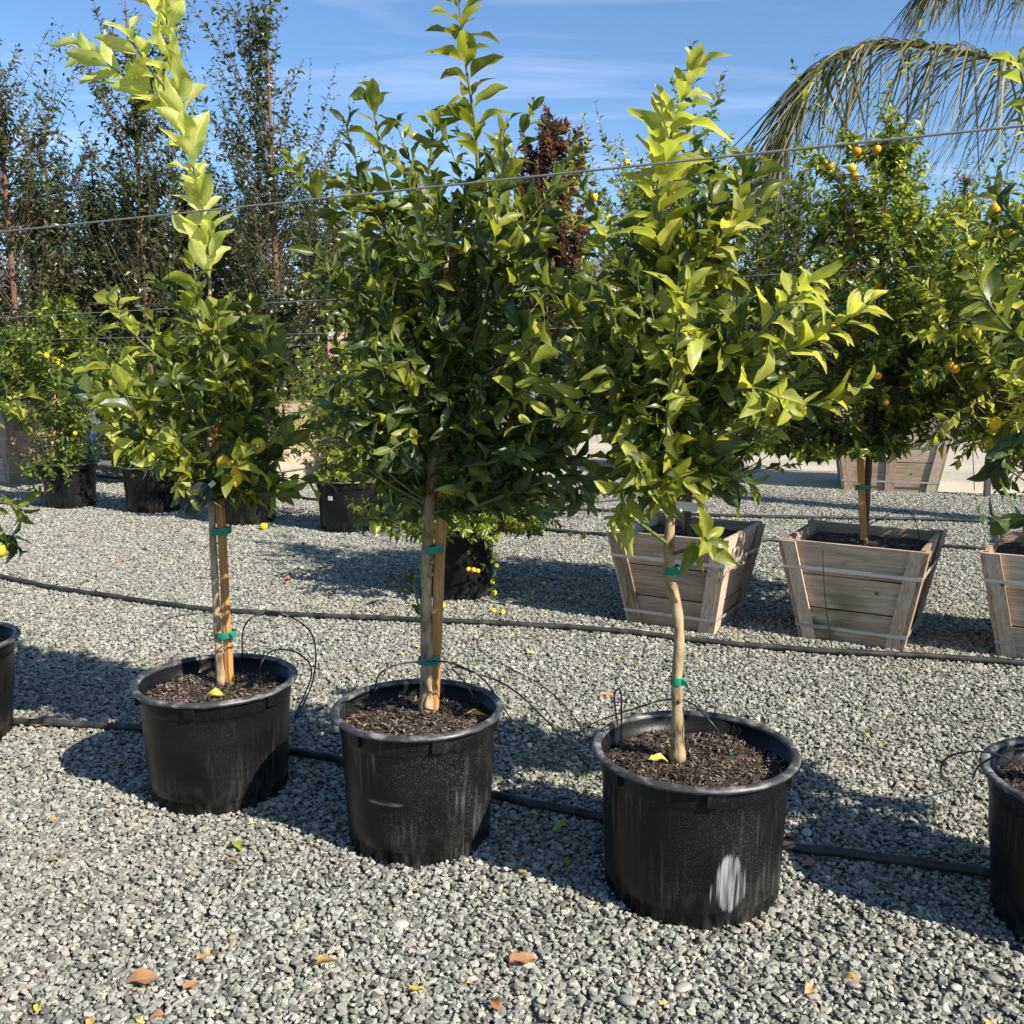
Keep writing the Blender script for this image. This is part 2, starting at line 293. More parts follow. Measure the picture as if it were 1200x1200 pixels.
def pot_mat(name, dust=0.25, paint=None, scuff=None, base=(.0042, .0042, .0048)):
    """black moulded plastic; dust = pale dried specks and runs; paint = (angle, z, half width, half height) of a white smear"""
    m, n, N, L = new_mat(name); p = N('ShaderNodeBsdfPrincipled'); o = N('ShaderNodeOutputMaterial'); L(p.outputs[0], o.inputs[0])
    tcx = N('ShaderNodeTexCoord'); V = tcx.outputs['Object']
    def noise(scale, vs_=(1, 1, 1), det=4):
        a = N('ShaderNodeMapping'); a.inputs['Scale'].default_value = vs_; L(V, a.inputs[0])
        z = N('ShaderNodeTexNoise'); z.inputs['Scale'].default_value = scale; z.inputs['Detail'].default_value = det; L(a.outputs[0], z.inputs['Vector']); return z.outputs['Fac']
    def mrange(x, a, b, c=0, d=1):
        q = N('ShaderNodeMapRange'); L(x, q.inputs[0])
        for i, v in enumerate((a, b, c, d)): q.inputs[i + 1].default_value = v
        return q.outputs[0]
    def mul(a, b):
        q = N('ShaderNodeMath'); q.operation = 'MULTIPLY'; L(a, q.inputs[0])
        if isinstance(b, (int, float)): q.inputs[1].default_value = b
        else: L(b, q.inputs[1])
        return q.outputs[0]
    specks = mul(mrange(noise(420), .58, .75), mrange(noise(6), .35, .65))
    runs = mul(mrange(noise(9, (9, 9, .5)), .52, .75), mrange(noise(4), .45, .7))
    film = mrange(noise(5, (1, 1, 1.5)), .4, .8, 0, .06)
    col = mixc(N, L, film, base, (.085, .082, .078))
    sp0 = N('ShaderNodeSeparateXYZ'); L(V, sp0.inputs[0])
    splash = mul(mrange(sp0.outputs[2], .12, .0, 0, 1), mrange(noise(22, (1, 1, .6), 6), .45, .75, 0, .35))
    col = mixc(N, L, splash, col, (.16, .15, .13))
    col = mixc(N, L, mul(specks, dust * .8), col, (.30, .29, .28))
    col = mixc(N, L, mul(runs, dust * .8), col, (.22, .21, .20))
    sp = N('ShaderNodeSeparateXYZ'); L(V, sp.inputs[0])
    rough = mrange(noise(5), .3, .7, .33, .45)
    for spec, colr, sv in ((paint, (.34, .34, .34), 1), (scuff, (.20, .15, .11), 2)):
        if not spec: continue
        ang, z0, hw, hh = spec
        at2 = N('ShaderNodeMath'); at2.operation = 'ARCTAN2'; L(sp.outputs[1], at2.inputs[0]); L(sp.outputs[0], at2.inputs[1])
        da = N('ShaderNodeMath'); da.operation = 'SUBTRACT'; L(at2.outputs[0], da.inputs[0]); da.inputs[1].default_value = ang
        u = mul(da.outputs[0], 1 / hw)
        dz = N('ShaderNodeMath'); dz.operation = 'SUBTRACT'; L(sp.outputs[2], dz.inputs[0]); dz.inputs[1].default_value = z0
        v = mul(dz.outputs[0], 1 / hh)
        # outline: an uneven drop, narrow above; its edge broken by vertical brush marks
        au = N('ShaderNodeMath'); au.operation = 'ABSOLUTE'; L(u, au.inputs[0])
        k = N('ShaderNodeMath'); k.operation = 'MULTIPLY_ADD'; L(v, k.inputs[0]); k.inputs[1].default_value = .42 if sv == 1 else .1; L(au.outputs[0], k.inputs[2])
        v2 = N('ShaderNodeMath'); v2.operation = 'POWER'; av = N('ShaderNodeMath'); av.operation = 'ABSOLUTE'; L(v, av.inputs[0]); L(av.outputs[0], v2.inputs[0]); v2.inputs[1].default_value = 3.0
        rr = N('ShaderNodeMath'); rr.operation = 'ADD'; L(k.outputs[0], rr.inputs[0]); L(v2.outputs[0], rr.inputs[1])
        st = noise(70 if sv == 1 else 20, (1.5, 1.5, .06) if sv == 1 else (.4, .4, 4), 3)
        e = N('ShaderNodeMath'); e.operation = 'MULTIPLY_ADD'; L(st, e.inputs[0]); e.inputs[1].default_value = 1.5 if sv == 1 else 1.2; L(rr.outputs[0], e.inputs[2])
        inside = mrange(e.outputs[0], 1.72, 1.35)
        body = mrange(st, .60, .40, .05, .85)
        col = mixc(N, L, mul(inside, body), col, colr)
    L(col, p.inputs['Base Color']); L(rough, p.inputs['Roughness']); p.inputs['Specular IOR Level'].default_value = .22
    b = N('ShaderNodeBump'); b.inputs['Strength'].default_value = .3; b.inputs['Distance'].default_value = .002; L(noise(150), b.inputs['Height']); L(b.outputs[0], p.inputs['Normal'])
    return m
M['pot'] = pot_mat('black_pot_plastic', .25)
M['pot_dusty'] = pot_mat('dusty_pot_plastic', .8, scuff=(-2.50, .205, .24, .009))
M['pot_paint'] = pot_mat('painted_pot_plastic', .55, paint=(-1.57, .150, .19, .088))
M['rim_worn'] = simple_mat('worn_rim_plastic', [(0, (.02, .02, .022)), (.47, (.04, .04, .041)), (.58, (.11, .108, .105)), (.72, (.25, .245, .24)), (1, (.34, .335, .33))], .42, 22, 1.0, .1, (1, 1, 3), False)

# ------------------------------------------------------------------ ground, road, hills
def ground_mat(name, a, b, c, cell):
    m, n, N, L = new_mat(name); p = N('ShaderNodeBsdfPrincipled'); o = N('ShaderNodeOutputMaterial'); L(p.outputs[0], o.inputs[0])
    tcx = N('ShaderNodeTexCoord'); v = N('ShaderNodeTexVoronoi'); v.inputs['Scale'].default_value = cell; L(tcx.outputs['Object'], v.inputs['Vector'])
    bw = N('ShaderNodeRGBToBW'); L(v.outputs['Color'], bw.inputs[0])
    r = ramp(N, [(0, a), (.5, b), (1, c)]); L(bw.outputs[0], r.inputs[0])
    nz = N('ShaderNodeTexNoise'); nz.inputs['Scale'].default_value = .7; nz.inputs['Detail'].default_value = 8; L(tcx.outputs['Object'], nz.inputs['Vector'])
    mr = N('ShaderNodeMapRange'); L(nz.outputs['Fac'], mr.inputs[0]); mr.inputs[1].default_value = .3; mr.inputs[2].default_value = .7; mr.inputs[3].default_value = .72; mr.inputs[4].default_value = 1.15
    col = mixc(N, L, 1.0, r.outputs[0], mr.outputs[0], 'MULTIPLY'); L(col, p.inputs['Base Color']); p.inputs['Roughness'].default_value = .9
    bu = N('ShaderNodeBump'); bu.inputs['Strength'].default_value = .6; bu.inputs['Distance'].default_value = .012; L(v.outputs['Distance'], bu.inputs['Height']); L(bu.outputs[0], p.inputs['Normal'])
    return m
gm = ground_mat('gravel_bed', (.07, .07, .06), (.14, .138, .115), (.22, .215, .175), 90)
link('ground', mesh_tri('ground', [(-1500, -60, 0), (1500, -60, 0), (1500, 2000, 0), (-1500, 2000, 0)], [(0, 1, 2), (0, 2, 3)], gm, False))['kind'] = 'structure'
rm = ground_mat('packed_dirt', (.36, .31, .24), (.44, .385, .30), (.50, .445, .355), 30)
ra = ground(690, 562); rb = ground(1190, 582); dr = (rb - ra) / np.linalg.norm(rb - ra); nr = np.array([-dr[1], dr[0], 0])
rbm = MB()
npt = 60; edge1 = []; edge2 = []
for i in range(npt):
    s = -2.2 + i * 0.75
    edge1.append(ra + dr * s + nr * (0.12 * math.sin(i * 1.7) + .08 * math.sin(i * 3.1)) + (0, 0, .012)); edge2.append(ra + dr * s + nr * (8.0 + .3 * math.sin(i * 1.1)) + (0, 0, .012))
T = []
for i in range(npt - 1): T += [(i, i + 1, npt + i + 1), (i, npt + i + 1, npt + i)]
rbm.add(edge1 + edge2, T); rbm.part('dirt_road', rm, smooth=False)['kind'] = 'structure'
# hills
hb = MB(); n = 160; hv = []
for k, (dd, hh) in enumerate(((150, 0), (190, .55), (240, 1.0), (300, .8))):
    for i in range(n):
        a = -1.2 + 2.4 * i / (n - 1)
        hgt = (13 + 5 * math.sin(a * 5 + 1) + 3 * math.sin(a * 13) + 1.2 * math.sin(a * 37 + k)) * hh * (240 / 190) * 1.0
        hv.append((dd * math.sin(a), dd * math.cos(a), hgt - .5))
T = []
for k in range(3):
    for i in range(n - 1):
        p = k * n + i; T += [(p, p + 1, p + n + 1), (p, p + n + 1, p + n)]
hb.add(hv, T).part('hills', simple_mat('dry_hillside', [(0, (.10, .09, .075)), (.5, (.19, .165, .14)), (1, (.27, .24, .2))], .95, .12, 1.0, .4, rnd=False))['kind'] = 'structure'

# gravel: real stones laid by geometry nodes (convex chips, eight shapes)
def gravel_mat():
    m, n, N, L = new_mat('crushed_stone'); p = N('ShaderNodeBsdfPrincipled'); o = N('ShaderNodeOutputMaterial'); L(p.outputs[0], o.inputs[0])
    oi = N('ShaderNodeObjectInfo')
    r = ramp(N, [(0, (.07, .073, .066)), (.16, (.145, .150, .131)), (.42, (.232, .238, .203)), (.74, (.315, .320, .270)), (.93, (.42, .415, .35)), (.968, (.38, .34, .265)), (.988, (.25, .175, .12)), (1, (.60, .59, .55))])
    L(oi.outputs['Random'], r.inputs[0])
    tcx = N('ShaderNodeTexCoord'); nz = N('ShaderNodeTexNoise'); nz.inputs['Scale'].default_value = 2.2; nz.inputs['Detail'].default_value = 5; L(tcx.outputs['Object'], nz.inputs['Vector'])
    mr = N('ShaderNodeMapRange'); L(nz.outputs['Fac'], mr.inputs[0]); mr.inputs[1].default_value = .3; mr.inputs[2].default_value = .7; mr.inputs[3].default_value = .75; mr.inputs[4].default_value = 1.2
    gp = N('ShaderNodeNewGeometry'); n2 = N('ShaderNodeTexNoise'); n2.inputs['Scale'].default_value = .9; n2.inputs['Detail'].default_value = 6; L(gp.outputs['Position'], n2.inputs['Vector'])
    m2 = N('ShaderNodeMapRange'); L(n2.outputs['Fac'], m2.inputs[0]); m2.inputs[1].default_value = .35; m2.inputs[2].default_value = .68; m2.inputs[3].default_value = 0; m2.inputs[4].default_value = .28
    cc = mixc(N, L, 1.0, r.outputs[0], mr.outputs[0], 'MULTIPLY'); cc = mixc(N, L, m2.outputs[0], cc, (.24, .215, .165))
    L(cc, p.inputs['Base Color']); p.inputs['Roughness'].default_value = .85; p.inputs['Specular IOR Level'].default_value = .3
    return m
gmat = gravel_mat()
def gravel():
    # patch in view (and a margin beside it)
    P = []
    ds = [1.35, 2.2, 3.5, 5.5, 8, 10.5, 13.2]
    for d in ds: P += [(-(.62 * d + .55), d, 0), ((.62 * d + .55), d, 0)]
    T = []
    for i in range(len(ds) - 1): T += [(2 * i, 2 * i + 1, 2 * i + 3), (2 * i, 2 * i + 3, 2 * i + 2)]
    o = link('gravel', mesh_tri('gravel', P, T, gmat, False)); o['kind'] = 'stuff'
    g = bpy.data.node_groups.new('lay_gravel', 'GeometryNodeTree')
    g.interface.new_socket('Geometry', in_out='INPUT', socket_type='NodeSocketGeometry'); g.interface.new_socket('Geometry', in_out='OUTPUT', socket_type='NodeSocketGeometry')
    N = g.nodes.new; L = g.links.new
    gi = N('NodeGroupInput'); go = N('NodeGroupOutput')
    join = N('GeometryNodeJoinGeometry')
    for s in range(8):
        ln = N('GeometryNodeMeshLine'); ln.inputs['Count'].default_value = 13
        rv = N('FunctionNodeRandomValue'); rv.data_type = 'FLOAT_VECTOR'; rv.inputs[0].default_value = (-1, -1, -.62); rv.inputs[1].default_value = (1, 1, .62); rv.inputs['Seed'].default_value = 11 + s * 7
        nm = N('ShaderNodeVectorMath'); nm.operation = 'NORMALIZE'; L(rv.outputs[0], nm.inputs[0])
        ad = N('ShaderNodeVectorMath'); ad.operation = 'MULTIPLY_ADD'; L(nm.outputs[0], ad.inputs[0]); ad.inputs[1].default_value = (.8, .65, .55); 
        sc = N('ShaderNodeVectorMath'); sc.operation = 'SCALE'; L(rv.outputs[0], sc.inputs[0]); sc.inputs['Scale'].default_value = .28; L(sc.outputs[0], ad.inputs[2])
        sp = N('GeometryNodeSetPosition'); L(ln.outputs[0], sp.inputs[0]); L(ad.outputs[0], sp.inputs['Position'])
        ch = N('GeometryNodeConvexHull'); L(sp.outputs[0], ch.inputs[0])
        sm = N('GeometryNodeSetMaterial'); sm.inputs['Material'].default_value = gmat; L(ch.outputs[0], sm.inputs[0])
        ss = N('GeometryNodeSetShadeSmooth'); ss.inputs['Shade Smooth'].default_value = False; L(sm.outputs[0], ss.inputs[0])
        ti = N('GeometryNodeGeometryToInstance'); L(ss.outputs[0], ti.inputs[0]); L(ti.outputs[0], join.inputs[0])
    pos = N('GeometryNodeInputPosition'); sx = N('ShaderNodeSeparateXYZ'); L(pos.outputs[0], sx.inputs[0])
    dp = N('GeometryNodeDistributePointsOnFaces'); dp.distribute_method = 'RANDOM'; L(gi.outputs[0], dp.inputs['Mesh']); dp.inputs['Density'].default_value = 9400
    # thin the far rows: keep-probability falls with distance
    mr = N('ShaderNodeMapRange'); L(sx.outputs[1], mr.inputs[0]); mr.inputs[1].default_value = 3.5; mr.inputs[2].default_value = 9.0; mr.inputs[3].default_value = 1.0; mr.inputs[4].default_value = .58
    rb_ = N('FunctionNodeRandomValue'); rb_.data_type = 'FLOAT'; rb_.inputs['Seed'].default_value = 91
    cmpn = N('FunctionNodeCompare'); cmpn.data_type = 'FLOAT'; cmpn.operation = 'GREATER_THAN'; L(rb_.outputs[1], cmpn.inputs[0]); L(mr.outputs[0], cmpn.inputs[1])
    # nothing on the road
    dot = N('ShaderNodeVectorMath'); dot.operation = 'DOT_PRODUCT'; L(pos.outputs[0], dot.inputs[0]); dot.inputs[1].default_value = tuple(nr)
    nzz = N('ShaderNodeTexNoise'); nzz.inputs['Scale'].default_value = 2.5
    jit = N('ShaderNodeMath'); jit.operation = 'MULTIPLY_ADD'; L(nzz.outputs['Fac'], jit.inputs[0]); jit.inputs[1].default_value = .6; L(dot.outputs['Value'], jit.inputs[2])
    c2 = N('FunctionNodeCompare'); c2.data_type = 'FLOAT'; c2.operation = 'GREATER_THAN'; L(jit.outputs[0], c2.inputs[0]); c2.inputs[1].default_value = float(np.dot(ra, nr)) + .3
    orr = N('FunctionNodeBooleanMath'); orr.operation = 'OR'; L(cmpn.outputs[0], orr.inputs[0]); L(c2.outputs[0], orr.inputs[1])
    dl = N('GeometryNodeDeleteGeometry'); dl.domain = 'POINT'; L(dp.outputs['Points'], dl.inputs[0]); L(orr.outputs[0], dl.inputs['Selection'])
    rz_ = N('FunctionNodeRandomValue'); rz_.data_type = 'FLOAT_VECTOR'; rz_.inputs[0].default_value = (0, 0, .0); rz_.inputs[1].default_value = (0, 0, .016); rz_.inputs['Seed'].default_value = 5
    of = N('GeometryNodeSetPosition'); L(dl.outputs[0], of.inputs[0]); L(rz_.outputs[0], of.inputs['Offset'])
    ip = N('GeometryNodeInstanceOnPoints'); L(of.outputs[0], ip.inputs['Points']); L(join.outputs[0], ip.inputs['Instance']); ip.inputs['Pick Instance'].default_value = True
    ri = N('FunctionNodeRandomValue'); ri.data_type = 'INT'; ri.inputs[4].default_value = 0; ri.inputs[5].default_value = 7; L(ri.outputs[2], ip.inputs['Instance Index'])
    rr = N('FunctionNodeRandomValue'); rr.data_type = 'FLOAT_VECTOR'; rr.inputs[0].default_value = (-.5, -.5, 0); rr.inputs[1].default_value = (.5, .5, 6.28); rr.inputs['Seed'].default_value = 3
    L(rr.outputs[0], ip.inputs['Rotation'])
    rs = N('FunctionNodeRandomValue'); rs.data_type = 'FLOAT'; rs.inputs[2].default_value = 0; rs.inputs[3].default_value = 1; rs.inputs['Seed'].default_value = 8
    pw = N('ShaderNodeMath'); pw.operation = 'POWER'; L(rs.outputs[1], pw.inputs[0]); pw.inputs[1].default_value = 2.2
    ms = N('ShaderNodeMath'); ms.operation = 'MULTIPLY_ADD'; L(pw.outputs[0], ms.inputs[0]); ms.inputs[1].default_value = .0082; ms.inputs[2].default_value = .0060
    gr = N('ShaderNodeMapRange'); L(sx.outputs[1], gr.inputs[0]); gr.inputs[1].default_value = 3.5; gr.inputs[2].default_value = 9.0; gr.inputs[3].default_value = 1.0; gr.inputs[4].default_value = 1.2
    mg = N('ShaderNodeMath'); mg.operation = 'MULTIPLY'; L(ms.outputs[0], mg.inputs[0]); L(gr.outputs[0], mg.inputs[1])
    L(mg.outputs[0], ip.inputs['Scale'])
    L(ip.outputs[0], go.inputs[0])
    md = o.modifiers.new('lay_gravel', 'NODES'); md.node_group = g
gravel()

# ------------------------------------------------------------------ leaves
def leaf_tmpl(wd=.46, fold=.35, curl=.25, wave=.12, rows=7, cols=5, twist=0.0, ph=0.0, peak=.9, petiole=.1):
    V = []; UV = []
    ts = [-petiole] + list(np.linspace(0, 1, rows)) if petiole else list(np.linspace(0, 1, rows))
    ss = np.linspace(-1, 1, cols)
    for t in ts:
        if t < 0: hw = .012
        else: hw = wd / 2 * max(.012, math.sin(PI * min(1, max(0, t)) ** peak)) ** .68
        tt = max(t, 0)
        for s in ss:
            z = -curl * tt * tt + fold * abs(s) * hw + wave * math.sin(2.6 * PI * tt + ph + (0.7 if s > 0 else 0)) * abs(s) * hw * 1.4
            a = twist * tt; x = s * hw
            V.append((x * math.cos(a), t + petiole - .12 * curl * tt ** 3, z + x * math.sin(a))); UV.append((.5 + s / 2, tt))
    T = []; n = len(ts)
    for i in range(n - 1):
        for j in range(cols - 1):
            p = i * cols + j; T += [(p, p + 1, p + cols + 1), (p, p + cols + 1, p + cols)]
    return np.array(V), np.array(T), np.array(UV)
HI = [leaf_tmpl(.44 + .05 * math.sin(k * 2.1), .35 + .45 * ((k * 37) % 10) / 10, .08 + .55 * ((k * 53) % 10) / 10, .12 + .2 * ((k * 29) % 10) / 10, 7, 5, .5 * math.sin(k * 1.7), k * 1.3) for k in range(8)]
LO = [leaf_tmpl(.44 + .06 * math.sin(k * 2.1), .35 + .2 * (k % 3) / 3, .15 + .25 * (k % 4) / 4, 0, 4, 3, .5 * math.sin(k * 1.7), 0, petiole=0) for k in range(6)]
FARL = [leaf_tmpl(.50 + .06 * math.sin(k * 2.1), .4, .2 + .25 * (k % 4) / 4, 0, 3, 3, .6 * math.sin(k * 1.7), 0, petiole=0) for k in range(6)]
NARROW = [leaf_tmpl(.27, .35, .1 + .2 * (k % 3) / 3, 0, 4, 3, .3 * math.sin(k * 1.7), 0, petiole=0) for k in range(4)]
def norm(a): return a / (np.linalg.norm(a, axis=-1, keepdims=True) + 1e-9)

class Leaves:
    def __init__(s): s.P = []; s.D = []; s.Nn = []; s.L = []; s.W = []; s.m = []
    def shoot(s, curve, t0, n, L, mat, ang=(40, 65), up=.45, droop=.12, jit=.35, wf=1.0, tip_small=.6, phase=None):
        """leaves set alternately along a polyline, from fraction t0 to its tip"""
        curve = np.asarray(curve); k = len(curve) - 1
        t = t0 + (1 - t0) * (np.arange(n) + .5) / n + rng.uniform(-.3, .3, n) * (1 - t0) / n; t = np.clip(t, 0, 1)
        i = np.minimum((t * k).astype(int), k - 1); f = (t * k - i)[:, None]
        p = curve[i] * (1 - f) + curve[i + 1] * f; tg = norm(curve[i + 1] - curve[i])
        ref = np.tile([0.31, .17, .93], (n, 1)); a = norm(np.cross(tg, ref) + 1e-6); b = np.cross(tg, a)
        phi = (rng.uniform(0, 6.28) if phase is None else phase) + np.arange(n) * 2.3998 + rng.uniform(-.4, .4, n)
        rad = np.cos(phi)[:, None] * a + np.sin(phi)[:, None] * b
        an = np.radians(rng.uniform(*ang, n)) * (1 - .45 * np.maximum(0, (t - .8) / .2))
        d = tg * np.cos(an)[:, None] + rad * np.sin(an)[:, None]
        d[:, 2] -= droop * rng.uniform(.3, 1.7, n); d = norm(d + rng.normal(0, jit * .3, (n, 3)))
        ad = tg - rad * .3
        nn = ad * .55 + np.array([0, 0, up]) + rng.normal(0, jit, (n, 3))
        nn = norm(nn - d * np.sum(nn * d, 1)[:, None])
        Ls = L * rng.uniform(.58, 1.22, n) * (1 - (1 - tip_small) * np.clip((t - .82) / .18, 0, 1))
        s.P.append(p); s.D.append(d); s.Nn.append(nn); s.L.append(Ls); s.W.append(Ls * wf * rng.uniform(.85, 1.12, n))
        s.m.append(np.asarray(mat[0])[rng.choice(len(mat[0]), n, p=mat[1])] if isinstance(mat, tuple) else np.full(n, mat))
    def arrays(s):
        return [np.concatenate(x) for x in (s.P, s.D, s.Nn, s.L, s.W, s.m)]
def merged_leaves(name, A, tm, mats, shift):
    P, D, Nn, L, W, m = A; N = len(P); S = np.cross(D, Nn); P = P - np.asarray(shift)
    var = rng.integers(0, len(tm), N); Vs = []; Ts = []; UVs = []; MI = []; off = 0
    for k, (tv, tt, tu) in enumerate(tm):
        q = np.where(var == k)[0]
        if not len(q): continue
        V = P[q][:, None] + tv[None, :, 0, None] * (W[q][:, None, None] * S[q][:, None]) + tv[None, :, 1, None] * (L[q][:, None, None] * D[q][:, None]) + tv[None, :, 2, None] * (L[q][:, None, None] * Nn[q][:, None])
        nv = len(tv); Vs.append(V.reshape(-1, 3)); UVs.append(np.tile(tu, (len(q), 1)))
        Ts.append((tt[None] + (np.arange(len(q)) * nv)[:, None, None] + off).reshape(-1, 3)); MI.append(np.repeat(m[q], len(tt))); off += nv * len(q)
    return mesh_tri(name, np.concatenate(Vs), np.concatenate(Ts), mats, True, np.concatenate(UVs), np.concatenate(MI))
LEAFMESH = {}
def leaf_mesh(tm, k, mat):
    key = (id(tm), k, mat.name)
    if key not in LEAFMESH:
        V, T, U = tm[k]; LEAFMESH[key] = mesh_tri('leaf', V, T, mat, True, U)
    return LEAFMESH[key]
def hang_leaves(root, base, lv, tm, mats, singles=300, label=None, name='leaf'):
    """the leaves that show largest become parts of their own; the rest one joined part"""
    A = lv.arrays(); P, D, Nn, L, W, m = A; N = len(P)
    dist = np.linalg.norm(P - CAM, axis=1); scr = (P - CAM); dep = scr[:, 1] * CP - scr[:, 2] * SP
    px = 600 + FPX * scr[:, 0] / dep; py = 600 - FPX * (scr[:, 1] * SP + scr[:, 2] * CP) / dep
    inside = (px > -20) & (px < 1220) & (py > -20) & (py < 1220)
    # nearer than its neighbours along the view: rank leaves inside 26 px cells
    cell = np.round(px / 24).astype(int) * 100000 + np.round(py / 24).astype(int); rank = np.zeros(N)
    for q in np.argsort(dist):
        pass
    order = np.lexsort((dist, cell)); c_ = cell[order]; first = np.r_[True, c_[1:] != c_[:-1]]; start = np.maximum.accumulate(np.where(first, np.arange(N), 0)); rank[order] = np.arange(N) - start
    score = np.where(inside, L / dist / (1 + .8 * rank), -1)
    order = np.argsort(-score); sel = [q for q in order[:singles] if score[q] > 0]; rest = np.setdiff1d(np.arange(N), sel)
    S = np.cross(D, Nn); b = np.asarray(base)
    for q in sel:
        o = bpy.data.objects.new(name, leaf_mesh(tm, int(rng.integers(0, len(tm))), mats[int(m[q])])); C.objects.link(o); o.parent = root
        Mx = Matrix((( S[q][0] * W[q], D[q][0] * L[q], Nn[q][0] * L[q], P[q][0] - b[0]), (S[q][1] * W[q], D[q][1] * L[q], Nn[q][1] * L[q], P[q][1] - b[1]), (S[q][2] * W[q], D[q][2] * L[q], Nn[q][2] * L[q], P[q][2] - b[2]), (0, 0, 0, 1)))
        o.matrix_local = Mx
    if len(rest):
        o = link('foliage', merged_leaves('foliage', [x[rest] for x in A], tm, mats, base), root); o['kind'] = 'stuff'

class Profile:
    """crown outline: rows of (photo y, left x, right x) read at the tree's own distance, turned into metres about the stem"""
    def __init__(s, rows, d, ax):
        z = []; l = []; r = []
        for y, a, b in rows:
            pa = at(a, y, d); pb = at(b, y, d); z.append(pa[2]); l.append(ax(pa[2])[0] - pa[0]); r.append(pb[0] - ax(pa[2])[0])
        o = np.argsort(z); s.z = np.array(z)[o]; s.l = np.array(l)[o]; s.r = np.array(r)[o]
        zz = np.linspace(s.z[0], s.z[-1], 60); wd = np.interp(zz, s.z, s.l + s.r) + .02; c = np.cumsum(wd); s.zz = zz; s.c = c / c[-1]
    def pick(s): return float(np.interp(rng.uniform(), s.c, s.zz))
    def R(s, z, th):
        l = np.interp(z, s.z, s.l); r = np.interp(z, s.z, s.r); c = math.cos(th)
        side = r if c > 0 else l; mean = .5 * (l + r)
        return max(.02, abs(side) * c * c * np.sign(side + 1e-9) + mean * (1 - c * c) * .92)
def crown(lv, wood, prof, ax, n, per, L, mat, rho=(.2, 1), lmax=.28, ang=(40, 68), up=.45, droop=.12, rise=(.35, .9), tube=True, wf=1.0, sides=5, trad=.004, jit=.35, matfun=None, irr=(.85, 1.18), clumps=0, spread=.2):
    zlo = prof.z[0]; cl = []
    for k in range(clumps):       # sprays gather round a few limbs, so the outline is lumpy and lets the sky through
        z = prof.pick(); th = rng.uniform(0, 2 * PI); sx = rng.uniform(-1, 1)
        r_ = prof.R(z, 0 if sx > 0 else PI) * abs(sx) ** .8 * rng.uniform(.8, 1.2); cl.append((z, r_ * np.sign(sx), rng.uniform(-.5, .5) * prof.R(z, PI / 2) * 1.2, rng.uniform(.6, 1.4)))
    for k in range(n):
        if clumps and k % 8 not in (2, 5):
            cz, cx_, cy_, sp_ = cl[int(rng.integers(0, clumps))]; e = rng.normal(0, spread * sp_, 3); z = max(zlo - .02, cz + e[2] * 1.7); ox = np.array([cx_ + e[0], cy_ + e[1]])
            tip = np.array([*(ax(z)[:2] + ox), z]); R = float(np.linalg.norm(ox)); th = math.atan2(ox[1], ox[0])
            za = max(zlo - .05, cz - max(.1, R * rng.uniform(*rise)) - spread * rng.uniform(.3, 1.2)); za = min(za, z - .05); base = np.array([*ax(za)[:2], za])
            mid = np.array([*(ax(cz)[:2] + [cx_ * .75, cy_ * .75]), za + (cz - za) * .55])
            t = np.linspace(0, 1, 9)[:, None]; cv = base * (1 - t) ** 2 + 2 * mid * t * (1 - t) + tip * t * t
            ln = np.linalg.norm(np.diff(cv, axis=0), axis=1).sum(); t0 = max(.15, 1 - lmax / max(ln, .01))
            lv.shoot(cv, t0, max(3, int(per * rng.uniform(.7, 1.3))), L * rng.uniform(.8, 1.1), mat if matfun is None else matfun(tip), ang, up, droop, jit, wf)
            wood.tube(cv, np.linspace(trad * (1 + .6 * min(1, R)), trad * .3, 9), sides, False)
            continue
        z = prof.pick(); th = rng.uniform(0, 2 * PI); R = prof.R(z, th) * math.sqrt(rng.uniform(rho[0] ** 2, rho[1] ** 2)) * rng.uniform(*irr)
        tip = np.array([*(ax(z)[:2] + np.array([math.cos(th), math.sin(th)]) * R), z])
        fz = (z - zlo) / (prof.z[-1] - zlo); za = z + R * rng.uniform(-.25, .22) if fz < .25 and rng.uniform() < .75 else max(zlo - .05, z - max(.08, R * rng.uniform(*rise)) - rng.uniform(.0, .12)); base = np.array([*ax(za)[:2], za])
        ctrl = np.array([*(base[:2] * .22 + tip[:2] * .78), base[2] + (tip[2] - base[2]) * .38])
        t = np.linspace(0, 1, 9)[:, None]; cv = base * (1 - t) ** 2 + 2 * ctrl * t * (1 - t) + tip * t * t
        ln = np.linalg.norm(np.diff(cv, axis=0), axis=1).sum(); t0 = max(.12, 1 - lmax / max(ln, .01))
        mm = mat if matfun is None else matfun(tip)
        lv.shoot(cv, t0, max(3, int(per * rng.uniform(.75, 1.3))), L * rng.uniform(.85, 1.1), mm, ang, up, droop, jit, wf)
        if tube: wood.tube(cv, np.linspace(trad * (1 + .9 * min(1, R * 2)), trad * .35, 9), sides, False)

# ------------------------------------------------------------------ fruit
def fruit_mesh(mat, lemon=True):
    key = ('fruit', mat.name, lemon)
    if key not in LEAFMESH:
        pr = [(0.001, -.62), (.10, -.60), (.16, -.52), (.34, -.40), (.47, -.15), (.48, .10), (.38, .36), (.20, .50), (.06, .55), (.001, .55)] if lemon else [(.001, -.47), (.2, -.44), (.4, -.28), (.5, 0), (.42, .27), (.22, .43), (.05, .44), (.001, .43)]
        b = MB().lathe(pr, 14); LEAFMESH[key] = b.mesh('fruit', mat)
    return LEAFMESH[key]
def fruit(root, base, p, size, mat, lemon=False, name='fruit'):
    o = link(name, fruit_mesh(mat, lemon), root); o.location = np.asarray(p) - np.asarray(base); o.scale = (size,) * 3
    o.rotation_euler = (rng.uniform(-.5, .5), rng.uniform(-.5, .5), rng.uniform(0, 6)); return o

